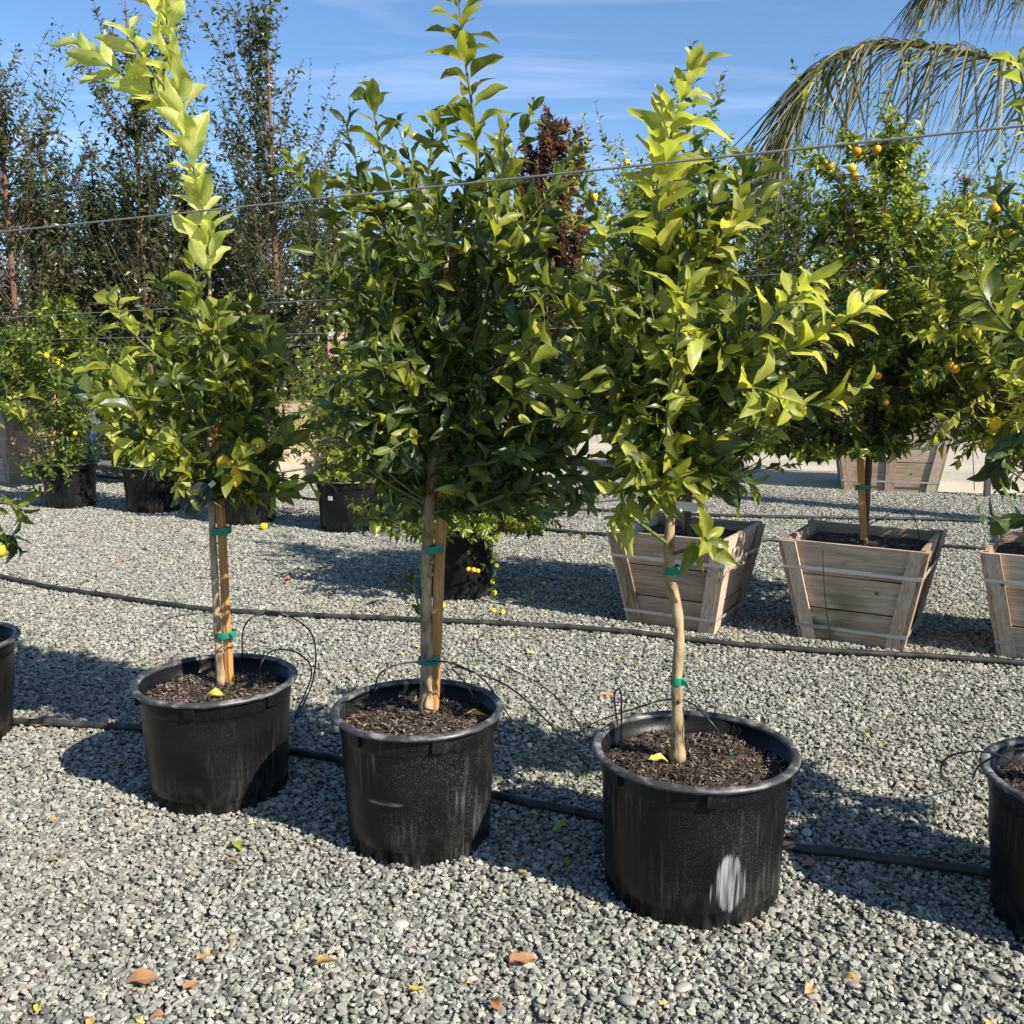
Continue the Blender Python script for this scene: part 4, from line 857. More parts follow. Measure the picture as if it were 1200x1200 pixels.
# ------------------------------------------------------------------ middle and far trees
SM = [M['small'], M['small_light'], M['lemon_leaf'], M['pear'], M['magnolia'], M['shrub']]
def far_tree(name, loc, label, cat, group, rows, nsh, per, L, mat, z0=.0, trunk_r=.02, top=None, tm=FARL, singles=0, fruits=(), bark=None, rho=(.1, 1), lmax=.3, wf=1., ang=(35, 70), droop=.12, rise=(.35, .9), stakeinfo=None, nbr=True, up=.45, trad=.0025, jit=.4, ties=(), dens=1.35, irr=(.8, 1.3), clumps=0, spread=.2):
    base = np.array([loc[0], loc[1], z0]); d = loc[1]
    t = thing(name, base, label, cat, group)
    ytop = min(r[0] for r in rows); ztop = at(600, ytop, d)[2]
    tr = [base, base + (0, 0, (ztop - z0) * .5), base + (rng.uniform(-.05, .05), 0, (ztop - z0) * .95)]
    cv = stem(t, base, tr, [trunk_r, trunk_r * .75, trunk_r * .2], 0, mat=bark or M['bark_dark'], sides=8)
    ax = lambda z: np.array([np.interp(z, cv[:, 2], cv[:, 0]), np.interp(z, cv[:, 2], cv[:, 1]), z])
    lv = Leaves(); wood = MB(); prof = Profile(rows, d, ax)
    crown(lv, wood, prof, ax, int(nsh * dens), per * 1.35, L * 1.08, mat, irr=irr, clumps=clumps, spread=spread, rho=rho, lmax=lmax, sides=4, wf=wf, ang=ang, droop=droop, rise=rise, up=up, trad=trad, jit=jit)
    wood.part('branches', M['bark_dark'], t, shift=base)['kind'] = 'stuff'
    hang_leaves(t, base, lv, tm, SM, singles)
    for f_ in fruits:
        if f_[0] == 'auto':       # hung just under leaves on the near side of the crown
            A = lv.arrays(); P = A[0]; near = np.where(P[:, 1] < d - .1)[0]
            near = near if len(near) > f_[1] else np.arange(len(P))
            for q in rng.choice(near, f_[1], replace=False): fruit(t, base, P[q] + (0, -.02, -.03), f_[2] * rng.uniform(.85, 1.12), M[f_[3]], f_[4])
        else:
            x, y, dd, size, mk, lem = f_; p_ = at(x, y, d + dd)
            if name != 'kumquat_bush':      # hang it under the nearest leaf of the crown
                A = lv.arrays()[0]; p_ = A[np.argmin(np.linalg.norm((A - p_) * (1, .5, 1), axis=1))] + (0, -.015, -.55 * size)
            fruit(t, base, p_, size, M[mk], lem)
    for a in ties: tie(t, base, *a)
    return t
G_BT = 'citrus trees in wooden boxes'
def scatter_fruit(n, x0, x1, y0, y1, dd, size, mk, lem=False):
    return [('auto', n, size, mk, lem)]
ms = ([0, 1, 2], [.52, .26, .22])
far_tree('citrus_tree', BX1, 'small-leaved citrus tree in the wooden box behind the crooked trunk', 'tree', G_BT,
    [(160, 780, 830), (200, 740, 870), (260, 725, 910), (330, 710, 935), (410, 710, 940), (480, 725, 930), (530, 760, 925), (565, 800, 900)], 330, 15, .062, ms, .48, .018, singles=120, droop=.2, rise=(.2, .8), clumps=40, spread=.11, lmax=.22,
    fruits=scatter_fruit(6, 720, 860, 250, 480, -.2, .035, 'orange'))
stake(at(803, 620, BX1[1] + .02), at(800, 420, BX1[1] + .02), 'thin stake with green tie in the box behind the crooked trunk', .03, 'stakes in the wooden boxes')
far_tree('citrus_tree', BX2, 'small-leaved orange tree with hanging fruit in the mossy wooden box', 'tree', G_BT,
    [(130, 980, 1030), (165, 950, 1065), (230, 930, 1085), (285, 900, 1110), (340, 880, 1130), (410, 875, 1135), (460, 878, 1100), (495, 885, 1060), (520, 905, 1040)], 420, 15, .062, ms, .48, .02, singles=260, droop=.25, rise=(.2, .8), clumps=44, spread=.10, lmax=.22,
    fruits=[(982, 189, -.1, .043, 'orange', False), (1004, 192, -.12, .046, 'lemon', False), (1022, 172, -.1, .045, 'orange', False), (1008, 170, -.05, .05, 'orange', False), (1011, 198, -.12, .046, 'orange', False), (974, 194, -.1, .045, 'greenfruit', False), (1080, 250, -.12, .055, 'lemon', True), (975, 163, -.1, .04, 'greenfruit', False)] + scatter_fruit(9, 1030, 1100, 380, 460, -.15, .036, 'orange'),
    ties=[(at(997, 300, BX2[1] - .02), .035, .03, 0, .1), (at(990, 360, BX2[1] - .02), .035, .03, 0, .1), (at(1010, 571, BX2[1] - .02), .034, .03, 0, .1)])
stake(at(1012, 632, BX2[1] - .015), at(996, 255, BX2[1] - .015), 'wooden stake standing in the mossy wooden box', .036, 'stakes in the wooden boxes')
far_tree('citrus_tree', BX3, 'lemon tree with yellowish leaves in the box at the right edge', 'tree', G_BT,
    [(180, 1220, 1310), (225, 1120, 1380), (280, 1075, 1400), (340, 1070, 1400), (410, 1090, 1400), (470, 1130, 1400), (540, 1180, 1380), (580, 1230, 1340)], 330, 13, .085, ([0, 2], [.35, .65]), .48, .02, clumps=34, spread=.13, singles=80,
    fruits=[(1168, 240, -.05, .07, 'lemon', True), (1196, 250, -.1, .06, 'lemon', True), (1151, 485, .0, .06, 'lemon', True), (1185, 330, -.1, .06, 'lemon', True), (1118, 415, -.2, .05, 'orange', False), (1124, 424, -.2, .045, 'orange', False)] + scatter_fruit(6, 0, 0, 0, 0, 0, .055, 'lemon', True))
# kumquat bush in its pot
G_P2 = 'black pots of the rows behind'
PE = ground(537, 697); make_pot(PE, .235, .20, .43, 'tall black pot under the kumquat bush behind the middle trunk', M['pot'], G_P2, .3, seg=48, soil_label='soil in the kumquat pot', chips=150, lugs=4)
far_tree('kumquat_bush', PE, 'low weeping kumquat bush hanging over its black pot', 'bush', None,
    [(520, 490, 600), (550, 450, 650), (580, 430, 690), (605, 435, 690), (620, 460, 640)], 170, 15, .06, ([0, 1], [.35, .65]), .4, .015, droop=.45, singles=120, trad=.002,
    fruits=[(549, 667, -.32, .033, 'lemon', False), (555, 668, -.34, .034, 'lemon', False), (560, 669, -.3, .03, 'lemon', False), (606, 619, -.2, .04, 'lemon', False), (614, 618, -.2, .036, 'lemon', False), (553, 635, -.3, .026, 'lemon', False), (580, 650, -.25, .034, 'lemon', False), (582, 663, -.25, .03, 'lemon', False), (577, 682, -.25, .03, 'lemon', False), (579, 695, -.25, .036, 'lemon', False), (668, 626, 0, .033, 'lemon', False), (684, 628, 0, .033, 'lemon', False)])
hs = Leaves(); hs.shoot(spline([at(560, 630, PE[1] - .3), at(578, 650, PE[1] - .33), at(580, 675, PE[1] - .31), at(578, 700, PE[1] - .28)], 12), .1, 22, .05, 0, droop=.3)
hs.shoot(spline([at(545, 640, PE[1] - .3), at(562, 660, PE[1] - .36), at(572, 668, PE[1] - .33)], 12), .1, 10, .045, 0, droop=.2)
bush = [o for o in C.objects if o.name.startswith('kumquat_bush')][0]
o = link('hanging_shoot', merged_leaves('hanging_shoot', hs.arrays(), LO, SM, bush.location), bush); o['kind'] = 'stuff'
# third row: four pots with low citrus
spec = [((84, 594), .26, 'black pot furthest left of the third row', 'low dark citrus bush spreading left from the furthest left pot', [(420, 70, 105), (450, 45, 115), (490, 30, 118), (540, 18, 110), (575, 22, 60)], ([0, 1], [.8, .2]), [(75, 402, 0, .06, 'lemon', True), (90, 503, -.1, .05, 'lemon', True)]),
        ((181, 599), .28, 'black pot of the third row with a dull dusty belly', 'round citrus bush in the second pot from the left of the third row', [(430, 140, 220), (470, 130, 230), (520, 135, 228), (555, 150, 215)], ([0, 1], [.6, .4]), []),
        ((289, 612), .29, 'dusty black pot right behind the staked left tree', 'citrus bush in the dusty pot behind the staked left tree', [(400, 270, 310), (440, 240, 340), (500, 235, 345), (560, 255, 330)], ([0, 1], [.5, .5]), []),
        ((409, 621), .27, 'black pot with a small white sticker left of the middle trunk', 'light green citrus in the pot with the white sticker', [(370, 380, 440), (410, 345, 465), (470, 335, 475), (530, 345, 470), (570, 370, 450)], ([0, 1], [.2, .8]), [(480, 430, -.1, .05, 'lemon', True)])]
for (px, py), r, pl, tl, rows, mt, fr in spec:
    g = ground(px, py); make_pot(g, r, r * .86, .45, pl, M['pot'], G_P2, rng.uniform(0, 1), seg=48, soil_label='soil in the ' + pl, chips=60, lugs=4)
    tt = far_tree('citrus_bush', g, tl, 'bush', 'citrus bushes in the third row of pots', rows, 130, 13, .065, mt, .4, .02, fruits=fr, singles=60, droop=.25, bark=M['bark'])
g = ground(409, 621); s_ = thing('pot_sticker', (g[0] - .11, g[1] - .247, .315), 'small white sticker on the black pot left of the middle trunk', 'sticker')
MB().box((0, 0, 0), (.045, .002, .035), np.array(Matrix.Rotation(-.45, 3, 'Z'))).part('paper', M['white'], s_, False)

# left background: boxed citrus, tall pears, boxes
G_FB = 'far wooden boxes at left'
make_box(np.array([-6.1, 12.2, 0]), 1.2, .95, 1.0, RZ, 'large wooden box at the far left behind the bushes', G_FB, (.15, .55, .9), soil_label='soil in the large far left box')
make_box(np.array([-3.05, 12.2, 0]), 1.1, .9, .95, RZ, 'large wooden box behind the staked left tree', G_FB, (.15, .55, .9), soil_label='soil in the large box behind the staked tree')
far_tree('lemon_tree', (-5.0, 10.9, 0), 'lemon tree with a thin stake behind the far left bush', 'tree', None,
    [(345, 40, 90), (380, 15, 110), (420, -10, 115), (470, -10, 110), (500, 10, 90)], 190, 13, .08, ([0, 1, 2], [.66, .14, .20]), 0, .02, fruits=[(48, 413, -.5, .06, 'lemon', True), (72, 426, -.45, .055, 'lemon', True)], singles=60)
stake((-4.97, 10.5, .0), at(64, 418, 10.5), 'short stake beside the far lemon tree', .03, 'far stakes')
G_PEAR = 'tall pear trees along the back left'
pears = [
 ((22, 13.4), 'tall airy pear tree at the left edge', [(5, 8, 32), (45, -8, 55), (100, -20, 76), (200, -30, 84), (280, -60, 80), (360, -70, 90), (450, -60, 90)], 300),
 ((70, 13.9), 'shorter dark pear tree right of the left edge one', [(150, 55, 95), (190, 35, 112), (250, 10, 130), (330, 5, 130), (420, 10, 130)], 250),
 ((175, 13.6), 'tall pear tree behind the pale yellow shoot', [(-30, 130, 205), (30, 98, 222), (100, 88, 224), (170, 105, 222), (230, 105, 225), (300, 95, 240), (380, 90, 250), (450, 100, 240)], 320),
 ((125, 14.5), 'low bushy pear between two tall ones at left', [(175, 115, 135), (230, 85, 160), (300, 70, 185), (380, 70, 180), (450, 80, 170)], 230),
 ((327, 13.5), 'tall pear tree with bronze leaves and a bare reddish stem right of the yellow shoot', [(-20, 280, 335), (35, 262, 352), (90, 250, 385), (140, 245, 392), (200, 265, 384), (250, 270, 385), (330, 250, 400), (420, 255, 400), (460, 265, 390)], 330),
 ((250, 14.4), 'bushy pear filling behind the left staked tree', [(170, 240, 275), (230, 225, 300), (310, 200, 310), (390, 200, 310), (460, 210, 300)], 260),
 ((395, 14.6), 'low pear behind the left side of the dense tree', [(200, 370, 400), (260, 345, 430), (340, 340, 450), (420, 345, 450), (460, 360, 440)], 230),
 ((-30, 15.6), 'dark pear tree behind the left edge one', [(180, -60, 15), (230, -80, 45), (350, -90, 60), (460, -80, 50)], 220),
 ((50, 15.8), 'back-row pear filling between the left pears', [(195, 20, 85), (240, 0, 112), (350, 0, 110), (460, 0, 110)], 240),
 ((160, 16.0), 'back-row pear behind the yellow shoot', [(215, 125, 195), (255, 108, 218), (350, 110, 220), (460, 115, 215)], 240),
 ((225, 15.7), 'back-row pear left of the bronze-leaved pear', [(200, 195, 260), (245, 178, 280), (350, 180, 280), (460, 185, 275)], 240),
 ((300, 16.0), 'back-row pear behind the bronze-leaved pear', [(215, 265, 335), (260, 245, 355), (360, 250, 350), (460, 255, 345)], 240),
 ((375, 16.2), 'back-row pear right of the bronze-leaved pear', [(230, 340, 410), (275, 322, 430), (370, 325, 430), (460, 330, 425)], 240),
 ((450, 16.4), 'back-row pear behind the dense middle crown', [(250, 420, 485), (300, 400, 505), (380, 400, 505), (460, 405, 500)], 220)]
for (px, d), lab, rows, n_ in pears:
    x = at(px, 418, d)[0]
    far_tree('pear_tree', (x, d, 0), lab, 'tree', G_PEAR, rows, n_, 17 if d < 15 else 24, .098 if d < 15 else .10, ([3], [1.]), 0, .05, lmax=1.1, bark=M['bark_red'], wf=.95, rise=(.9, 1.7), trad=.005, ang=(35, 80), rho=(.05, 1), irr=(.6, 1.35), dens=.95 if d < 15 else 1.6, clumps=26 if d < 15 else 20, spread=.30 if d < 15 else .38, up=.3)
for px, d, rows, lab in ((150, 11.6, [(395, 130, 175), (440, 110, 195), (500, 110, 195), (545, 125, 185)], 'low bush behind the gap right of the blue post'), (215, 12.0, [(380, 195, 245), (430, 180, 260), (500, 180, 260), (545, 190, 250)], 'low bush behind the staked left tree stem'),
                        (300, 11.8, [(390, 280, 320), (440, 265, 345), (490, 265, 345), (540, 275, 335)], 'low bush in front of the back-left wooden box'), (470, 11.5, [(370, 450, 500), (420, 435, 520), (490, 440, 520), (545, 450, 505)], 'low bush behind the left side of the dense crown'),
                        (20, 11.9, [(385, 0, 40), (430, -10, 55), (480, -10, 50)], 'low bush in front of the far left box')):
    far_tree('citrus_bush', at(px, 418, d) * [1, 1, 0], lab, 'bush', 'low bushes in front of the pears', rows, 170, 14, .075, ([0, 1, 3], [.6, .12, .28]), 0, .03, trad=.003)
# blue post, pink sign
bp = ground(105, 556); bt = thing('blue_post', bp, 'slim blue post among the leaves at left', 'post')
MB().box((0, 0, .75), (.11, .05, 1.55)).part('post_shaft', M['blue'], bt, False); MB().box((0, 0, 1.54), (.125, .065, .03)).part('post_cap', M['blue'], bt, False)
sg = at(394, 404, 8.75); t = thing('plant_sign', (sg[0], sg[1], 0), 'small pink and white plant sign on a stick beside the dense tree', 'sign')
MB().box((0, 0, sg[2]), (.15, .010, .22)).part('sign_board', M['pink'], t, False); MB().box((-.02, .018, sg[2] / 2), (.016, .014, sg[2])).part('sign_stick', M['bark_red'], t, False)

# centre and right background
far_tree('magnolia_tree', at(652, 418, 24.5) * [1, 1, 0], 'bronze red magnolia tree rising between the two green crowns', 'tree', None,
    [(122, 640, 665), (150, 618, 682), (190, 620, 688), (215, 605, 690), (260, 612, 695), (310, 615, 695), (380, 620, 690), (430, 630, 680)], 240, 15, .26, ([4], [1.]), 0, .08, clumps=30, spread=.30, lmax=.7, rise=(.9, 1.6), trad=.012, ang=(25, 55), up=.1, wf=.8, irr=(.6, 1.5))
far_tree('lemon_tree', BX6, 'pale green lemon tree in the far box beside the bronze magnolia', 'tree', 'lemon trees in the far rows',
    [(190, 690, 705), (225, 672, 728), (280, 660, 745), (340, 655, 755), (420, 660, 750), (470, 680, 735)], 230, 13, .095, ([0, 2], [.4, .6]), .65, .03, clumps=18, spread=.2, lmax=.4, fruits=scatter_fruit(9, 690, 735, 250, 330, -.4, .085, 'lemon', True))
far_tree('flowering_shrub', at(925, 418, 24.0) * [1, 1, 0], 'greyish shrub with pink tips left of the palm leaflets', 'shrub', 'pink-tipped shrubs by the road',
    [(195, 905, 945), (230, 890, 965), (280, 880, 980), (350, 880, 980), (430, 890, 970)], 220, 14, .14, ([0, 5], [.4, .6]), 0, .05, tm=NARROW, lmax=.9, trad=.006, rise=(1., 1.8))
far_tree('flowering_shrub', at(1118, 418, 24.0) * [1, 1, 0], 'thin pink-tipped shrub under the palm leaflets', 'shrub', 'pink-tipped shrubs by the road',
    [(185, 1118, 1128), (215, 1105, 1140), (260, 1095, 1150), (330, 1085, 1155), (420, 1095, 1150)], 180, 14, .14, ([0, 5], [.4, .6]), 0, .05, tm=NARROW, lmax=.9, trad=.006, rise=(1., 1.8))
far_tree('lemon_tree', (BX4[0], BX4[1], 0), 'broad lemon tree in the big box beside the dirt road', 'tree', 'lemon trees in the far rows',
    [(185, 1035, 1060), (215, 1010, 1110), (255, 985, 1140), (320, 975, 1150), (390, 980, 1130), (440, 985, 1120), (480, 1000, 1110)], 360, 14, .11, ([0, 2], [.45, .55]), .9, .045, clumps=26, spread=.26, lmax=.45,
    fruits=[(1080, 253, -.5, .1, 'lemon', True)] + scatter_fruit(8, 1030, 1125, 300, 460, -.55, .08, 'orange'))
far_tree('lemon_tree', (BX5[0], BX5[1], 0), 'far orange tree in the reddish box at the road edge', 'tree', 'lemon trees in the far rows',
    [(330, 800, 850), (380, 780, 880), (440, 780, 885), (490, 800, 870)], 190, 13, .09, ([0, 2], [.6, .4]), .45, .03, clumps=16, spread=.2)
for px, d, rows, n_, lab in ((760, 26, [(225, 735, 795), (280, 700, 830), (370, 690, 840), (465, 700, 830)], 200, 'dark tree in the back row behind the crooked tree crown'), (985, 26.5, [(215, 955, 1010), (265, 925, 1045), (360, 915, 1055), (465, 930, 1045)], 210, 'dark tree in the back row behind the mossy box tree'),
                             (1095, 27, [(230, 1070, 1125), (280, 1035, 1160), (370, 1030, 1165), (460, 1040, 1150)], 200, 'dark tree in the back row under the palm leaflets'), (1200, 26, [(230, 1180, 1220), (290, 1155, 1245), (370, 1150, 1250), (460, 1160, 1240)], 200, 'dark tree in the back row at the right edge'),
                             (890, 27, [(215, 860, 915), (265, 830, 950), (370, 825, 955), (460, 835, 945)], 200, 'dark tree in the back row left of the palm leaflets'), (590, 26, [(240, 560, 620), (290, 530, 655), (380, 525, 660), (465, 535, 650)], 200, 'dark tree in the back row behind the dense crown'), (520, 26.5, [(250, 500, 540), (300, 480, 570), (380, 470, 570), (465, 480, 560)], 200, 'another dark back-row tree hidden by the dense crown')):
    far_tree('citrus_tree', at(px, 418, d) * [1, 1, 0], lab, 'tree', 'back row of dark trees', rows, n_, 16, .19, ([0, 2, 5], [.55, .2, .25]), 0, .07, lmax=1.2, trad=.01, dens=1.3, irr=(.75, 1.4), clumps=16, spread=.6)
# steel post
pp = ground(1156, 583); t = thing('steel_post', pp, 'dark steel post at the gravel edge right of the big box', 'post')
MB().box((0, 0, 1.0), (.055, .055, 2.0)).part('post_shaft', M['steel'], t, False); MB().box((0, 0, 2.005), (.075, .075, .012)).part('post_cap', M['steel'], t, False)
# pots far across the road
for i, (px, py) in enumerate(((688, 480), (704, 481), (720, 481), (1128, 487), (1142, 488), (1160, 488), (1178, 489), (1196, 490), (905, 484), (925, 484), (945, 485), (640, 478), (656, 479))):
    g = ground(px, py); make_pot(g, .24, .2, .45, 'far black nursery pot across the dirt road, ' + ('near the steel post' if px > 1000 else 'behind the crooked tree crown' if px > 800 else 'between the two front crowns'), M['pot'], 'far black pots across the dirt road', 0, 0, soil=False, seg=24)
for i, (px, d, rows) in enumerate(((670, 27, [(380, 650, 690), (420, 640, 700), (465, 645, 695)]), (710, 27, [(370, 700, 730), (420, 685, 740), (465, 690, 735)]), (925, 25, [(350, 910, 945), (400, 895, 960), (465, 900, 955)]), (1150, 24, [(350, 1130, 1180), (400, 1115, 1195), (470, 1120, 1190)]), (1190, 24, [(330, 1170, 1220), (400, 1160, 1230), (470, 1165, 1225)]), (560, 27, [(360, 530, 590), (420, 515, 605), (470, 520, 600)]), (820, 26, [(350, 790, 850), (410, 770, 870), (470, 780, 860)]), (1010, 26, [(350, 980, 1040), (410, 960, 1060), (470, 970, 1050)]))):
    far_tree('citrus_bush', at(px, 418, d) * [1, 1, 0], 'far green bush across the dirt road, ' + ('near the steel post' if px > 1100 else 'behind the mossy box tree' if px > 880 else 'behind the crooked tree crown' if px > 750 else 'between the two front crowns' if px > 600 else 'behind the dense middle crown'), 'bush', 'far bushes across the dirt road', rows, 90, 12, .13, ([0, 1, 2], [.5, .2, .3]), .3, .04, lmax=.6, trad=.01)

# ------------------------------------------------------------------ palm: trunk right of the frame, one long frond arching in
pb = np.array([6.3, 7.6, 0]); pt = thing('palm_tree', pb, 'palm whose long drooping frond hangs in from the upper right', 'palm')
crown_p = np.array([6.0, 7.5, 4.0])
zs = np.linspace(0, 1, 24); MB().tube(pb + (crown_p - pb) * zs[:, None], .17 + .03 * (np.arange(24) % 2) - .04 * zs, 14).part('trunk', M['bark_dark'], pt, shift=pb)
def frond(P, n, L, lab=None, sag=1.0, side=(0, 1, 0), lean=(-.35, 0, -1), t0=.12):
    cv = spline(P, 60); b = MB().tube(cv, np.linspace(.026, .006, 60), 6); fr = b.part('frond', M['palm'], pt, shift=pb)
    V = []; T = []; UV = []; off = 0; k = 11
    for i in range(n):
        for sd in (-1, 1):
            u = t0 + (1 - t0) * (i + rng.uniform(-.4, .4)) / n; u = min(max(u, .0), .999); q = u * 59; a = int(q); p = cv[a] * (1 - q + a) + cv[min(a + 1, 59)] * (q - a)
            tg = norm(cv[min(a + 1, 59)] - cv[max(a - 1, 0)]); sv = norm(np.cross(tg, [0, 0, 1])) * sd
            l = L * rng.uniform(.72, 1.1) * (1 - .45 * u ** 3) * min(1, .55 + u * 2)
            d0 = norm(sv * rng.uniform(.25, .8) + tg * rng.uniform(.5, 1.0) + np.array([0, 0, rng.uniform(.0, .3)])); dn = norm(np.array(lean) + rng.normal(0, .22, 3) + sv * .15)
            c = p.copy(); w0 = rng.uniform(.0045, .0085); wd_dir = norm(np.cross(d0, dn) + rng.normal(0, .5, 3))
            for s in range(k):
                f = s / (k - 1); w_ = w0 * (1 - f ** 2.2) * (.55 + .45 * min(1, f * 4)) + .0012
                V += [c - wd_dir * w_, c + np.array([0, 0, .004]), c + wd_dir * w_]; UV += [(0, f), (.5, f), (1, f)]
                dd = norm(d0 * max(0, 1 - f * 2.6) + dn * min(1, .12 + f * 2.2)); c = c + dd * l / (k - 1)
            for s in range(k - 1):
                for h in range(2): z = off + s * 3 + h; T += [(z, z + 1, z + 4), (z, z + 4, z + 3)]
            off += 3 * k
    me = mesh_tri('leaflets', np.array(V) - pb, T, M['palm'], True, UV); o = link('leaflets', me, fr); o['kind'] = 'stuff'
frond([crown_p, at(1290, 95, 7.0), at(1200, 74, 6.7), at(1110, 58, 6.5), at(1030, 52, 6.4), at(972, 74, 6.3), at(938, 118, 6.3), at(918, 170, 6.3)], 165, 1.1)
frond([crown_p, at(1310, -70, 7.2), at(1220, -75, 7.1), at(1140, -60, 7.1), at(1092, -20, 7.0)], 150, .86, lean=(-.3, 0, -1))
frond([crown_p, crown_p + (.8, .5, 1.2), crown_p + (1.8, 1.2, 1.2), crown_p + (2.6, 1.8, .2)], 70, .9, lean=(.2, .1, -1))
frond([crown_p, crown_p + (.5, .9, 1.3), crown_p + (.9, 2.0, 1.5), crown_p + (1.2, 2.9, .7)], 70, .9, lean=(.2, .1, -1))
frond([crown_p, crown_p + (.9, -.6, .9), crown_p + (1.8, -1.2, .7), crown_p + (2.4, -1.6, -.3)], 70, .9, lean=(.2, .0, -1))

# ------------------------------------------------------------------ irrigation pipes, tubes, wires
def pipe(name, pts, r, mat, label, cat, group=None, n=120, wob=.0015, lift=0.014):
    P = [ground(x, y) + np.array([0, 0, r + lift]) for x, y in pts]; cv = spline(P, n); cv[:, 2] += wob * np.sin(np.arange(n) * .9) + wob * .5 * np.sin(np.arange(n) * 2.3)
    b = np.array([*cv[n // 2][:2], 0]); o = MB().tube(cv, r, 10).part(name, mat, None, shift=b); o.location = b; return tag(o, label, cat, group)
GH = 'black irrigation pipes'
pipe('irrigation_pipe', [(-160, 850), (15, 853), (100, 857), (180, 863), (345, 889), (405, 900), (580, 941), (700, 965), (905, 999), (1050, 1018), (1165, 1035), (1330, 1068)], .0145, M['hose'], 'black irrigation pipe passing behind the front pots', 'pipe', GH)
pipe('irrigation_pipe', [(-120, 655), (0, 680), (60, 693), (125, 703), (250, 720), (420, 729), (600, 737), (720, 745), (830, 758), (960, 769), (1080, 775), (1200, 784), (1330, 795)], .0155, M['hose'], 'black irrigation pipe crossing the whole gravel between both rows', 'pipe', GH)
pipe('irrigation_pipe', [(540, 588), (620, 598), (720, 602), (830, 607), (950, 610), (1080, 612), (1160, 615), (1330, 622)], .016, M['hose'], 'black irrigation pipe behind the wooden boxes, the further of two', 'pipe', GH)
pipe('irrigation_pipe', [(560, 612), (640, 624), (720, 631), (820, 637), (930, 637), (1060, 641), (1150, 647), (1330, 660)], .015, M['hose'], 'black irrigation pipe behind the wooden boxes, the nearer of two', 'pipe', GH)
pipe('irrigation_pipe', [(-80, 547), (40, 556), (130, 562), (220, 572), (330, 584), (400, 592), (540, 606)], .016, M['hose'], 'black irrigation pipe behind the left row of pots', 'pipe', GH)
def drip(P, label, emit=True, r=.0028, n=40):
    P = np.asarray(P); cv = spline(P, n); t = thing('drip_tube', P[-1], label, 'tube', 'thin black drip tubes'); MB().tube(cv, r, 6).part('tube', M['tube'], t, shift=P[-1])
    if emit:
        MB().lathe([(.001, -.03), (.003, -.028), (.0055, -.012), (.0055, .006), (.003, .012), (.001, .013)], 10).part('emitter', M['emitter'], t)
    return t
sz = lambda x, y, z: ground(x, y, z)
drip([ground(345, 850) + (0, 0, .02), at(366, 800, POT1[1] + .05), at(368, 750, POT1[1] + .02), at(345, 725, POT1[1]), at(310, 718, POT1[1] - .03), at(286, 735, POT1[1] - .05), sz(284, 776, .375)], 'black drip tube arching high over the left pot into its mulch')
drip([ground(347, 842) + (0, 0, .02), at(365, 790, POT1[1] + .05), at(350, 766, POT1[1]), at(322, 762, POT1[1] - .02), at(306, 778, POT1[1] - .1), sz(304, 805, .37)], 'lower black drip tube bent over the right rim of the left pot', False)
drip([ground(600, 850) + (0, 0, .02), at(570, 800, POT2[1]), at(540, 781, POT2[1] - .03), at(515, 775, POT2[1] - .04), at(470, 778, POT2[1] - .05), at(445, 790, POT2[1] - .08), sz(438, 812, .38)], 'black drip tube arching behind the middle trunk')
drip([ground(690, 905) + (0, 0, .02), at(610, 815, POT2[1] + .05), at(555, 788, POT2[1]), at(530, 782, POT2[1] - .06), at(545, 800, POT2[1] - .1), sz(560, 826, .38)], 'black drip tube entering the middle pot from the right')
drip([ground(700, 850) + (0, 0, .02), at(745, 830, POT3[1] + .1), at(780, 820, POT3[1] + .05), at(810, 824, POT3[1]), at(840, 855, POT3[1] - .05), sz(855, 883, .375)], 'black drip tube arching behind the crooked trunk')
drip([at(724, 850, POT3[1] + .05), at(720, 820, POT3[1] + .04), at(723, 808, POT3[1] + .02), at(728, 815, POT3[1]), sz(728, 872, .375)], 'black drip tube looped at the left inside of the smeared pot')
drip([ground(1120, 930) + (0, 0, .02), at(1103, 905, POTR[1] + .1), at(1115, 885, POTR[1]), at(1160, 882, POTR[1] - .05), at(1215, 905, POTR[1] - .1)], 'black drip tube looped left of the pot at the right edge', False)
drip([at(1140, 912, POTR[1] + .15), at(1150, 895, POTR[1]), at(1190, 878, POTR[1] - .05), at(1230, 880, POTR[1] - .05)], 'second black drip tube over the pot at the right edge', False)
drip([at(1012, 618, BX2[1] + .1), at(1050, 600, BX2[1]), at(1070, 605, BX2[1]), at(1080, 640, BX2[1] - .05)], 'black drip tube arching inside the mossy wooden box', False)
drip([ground(30, 800) + (0, 0, .02), ground(55, 825) + (0, 0, .03), ground(86, 852) + (0, 0, .02)], 'thin tube lying on the gravel left of the left pot', False, .0022)
drip([ground(20, 775) + (0, 0, .03), ground(50, 800) + (0, 0, .05), ground(84, 845) + (0, 0, .02)], 'second thin tube lying on the gravel left of the left pot', False, .0022)
drip([ground(590, 730) + (0, 0, .015), ground(560, 762) + (0, 0, .02), ground(640, 812) + (0, 0, .02), ground(688, 868) + (0, 0, .02), ground(690, 912) + (0, 0, .02)], 'thin tube snaking over the shaded gravel between the middle and smeared pots', False, .0025)
drip([ground(180, 745) + (0, 0, .012), ground(200, 728) + (0, 0, .02), ground(240, 722) + (0, 0, .02), ground(300, 722) + (0, 0, .03)], 'thin tube beside the crossing pipe near the left trunk', False, .0025)
drip([at(964, 640, BX2[1] - .30), at(967, 700, BX2[1] - .36), at(974, 752, BX2[1] - .33), ground(975, 765) + (0, 0, .02)], 'thin tube hanging down the front of the mossy wooden box', False, .003)
drip([at(1138, 480, 9.2), at(1140, 530, 9.3), at(1142, 575, 9.6)], 'thin tube hanging from the far wire near the steel post', False, .004)

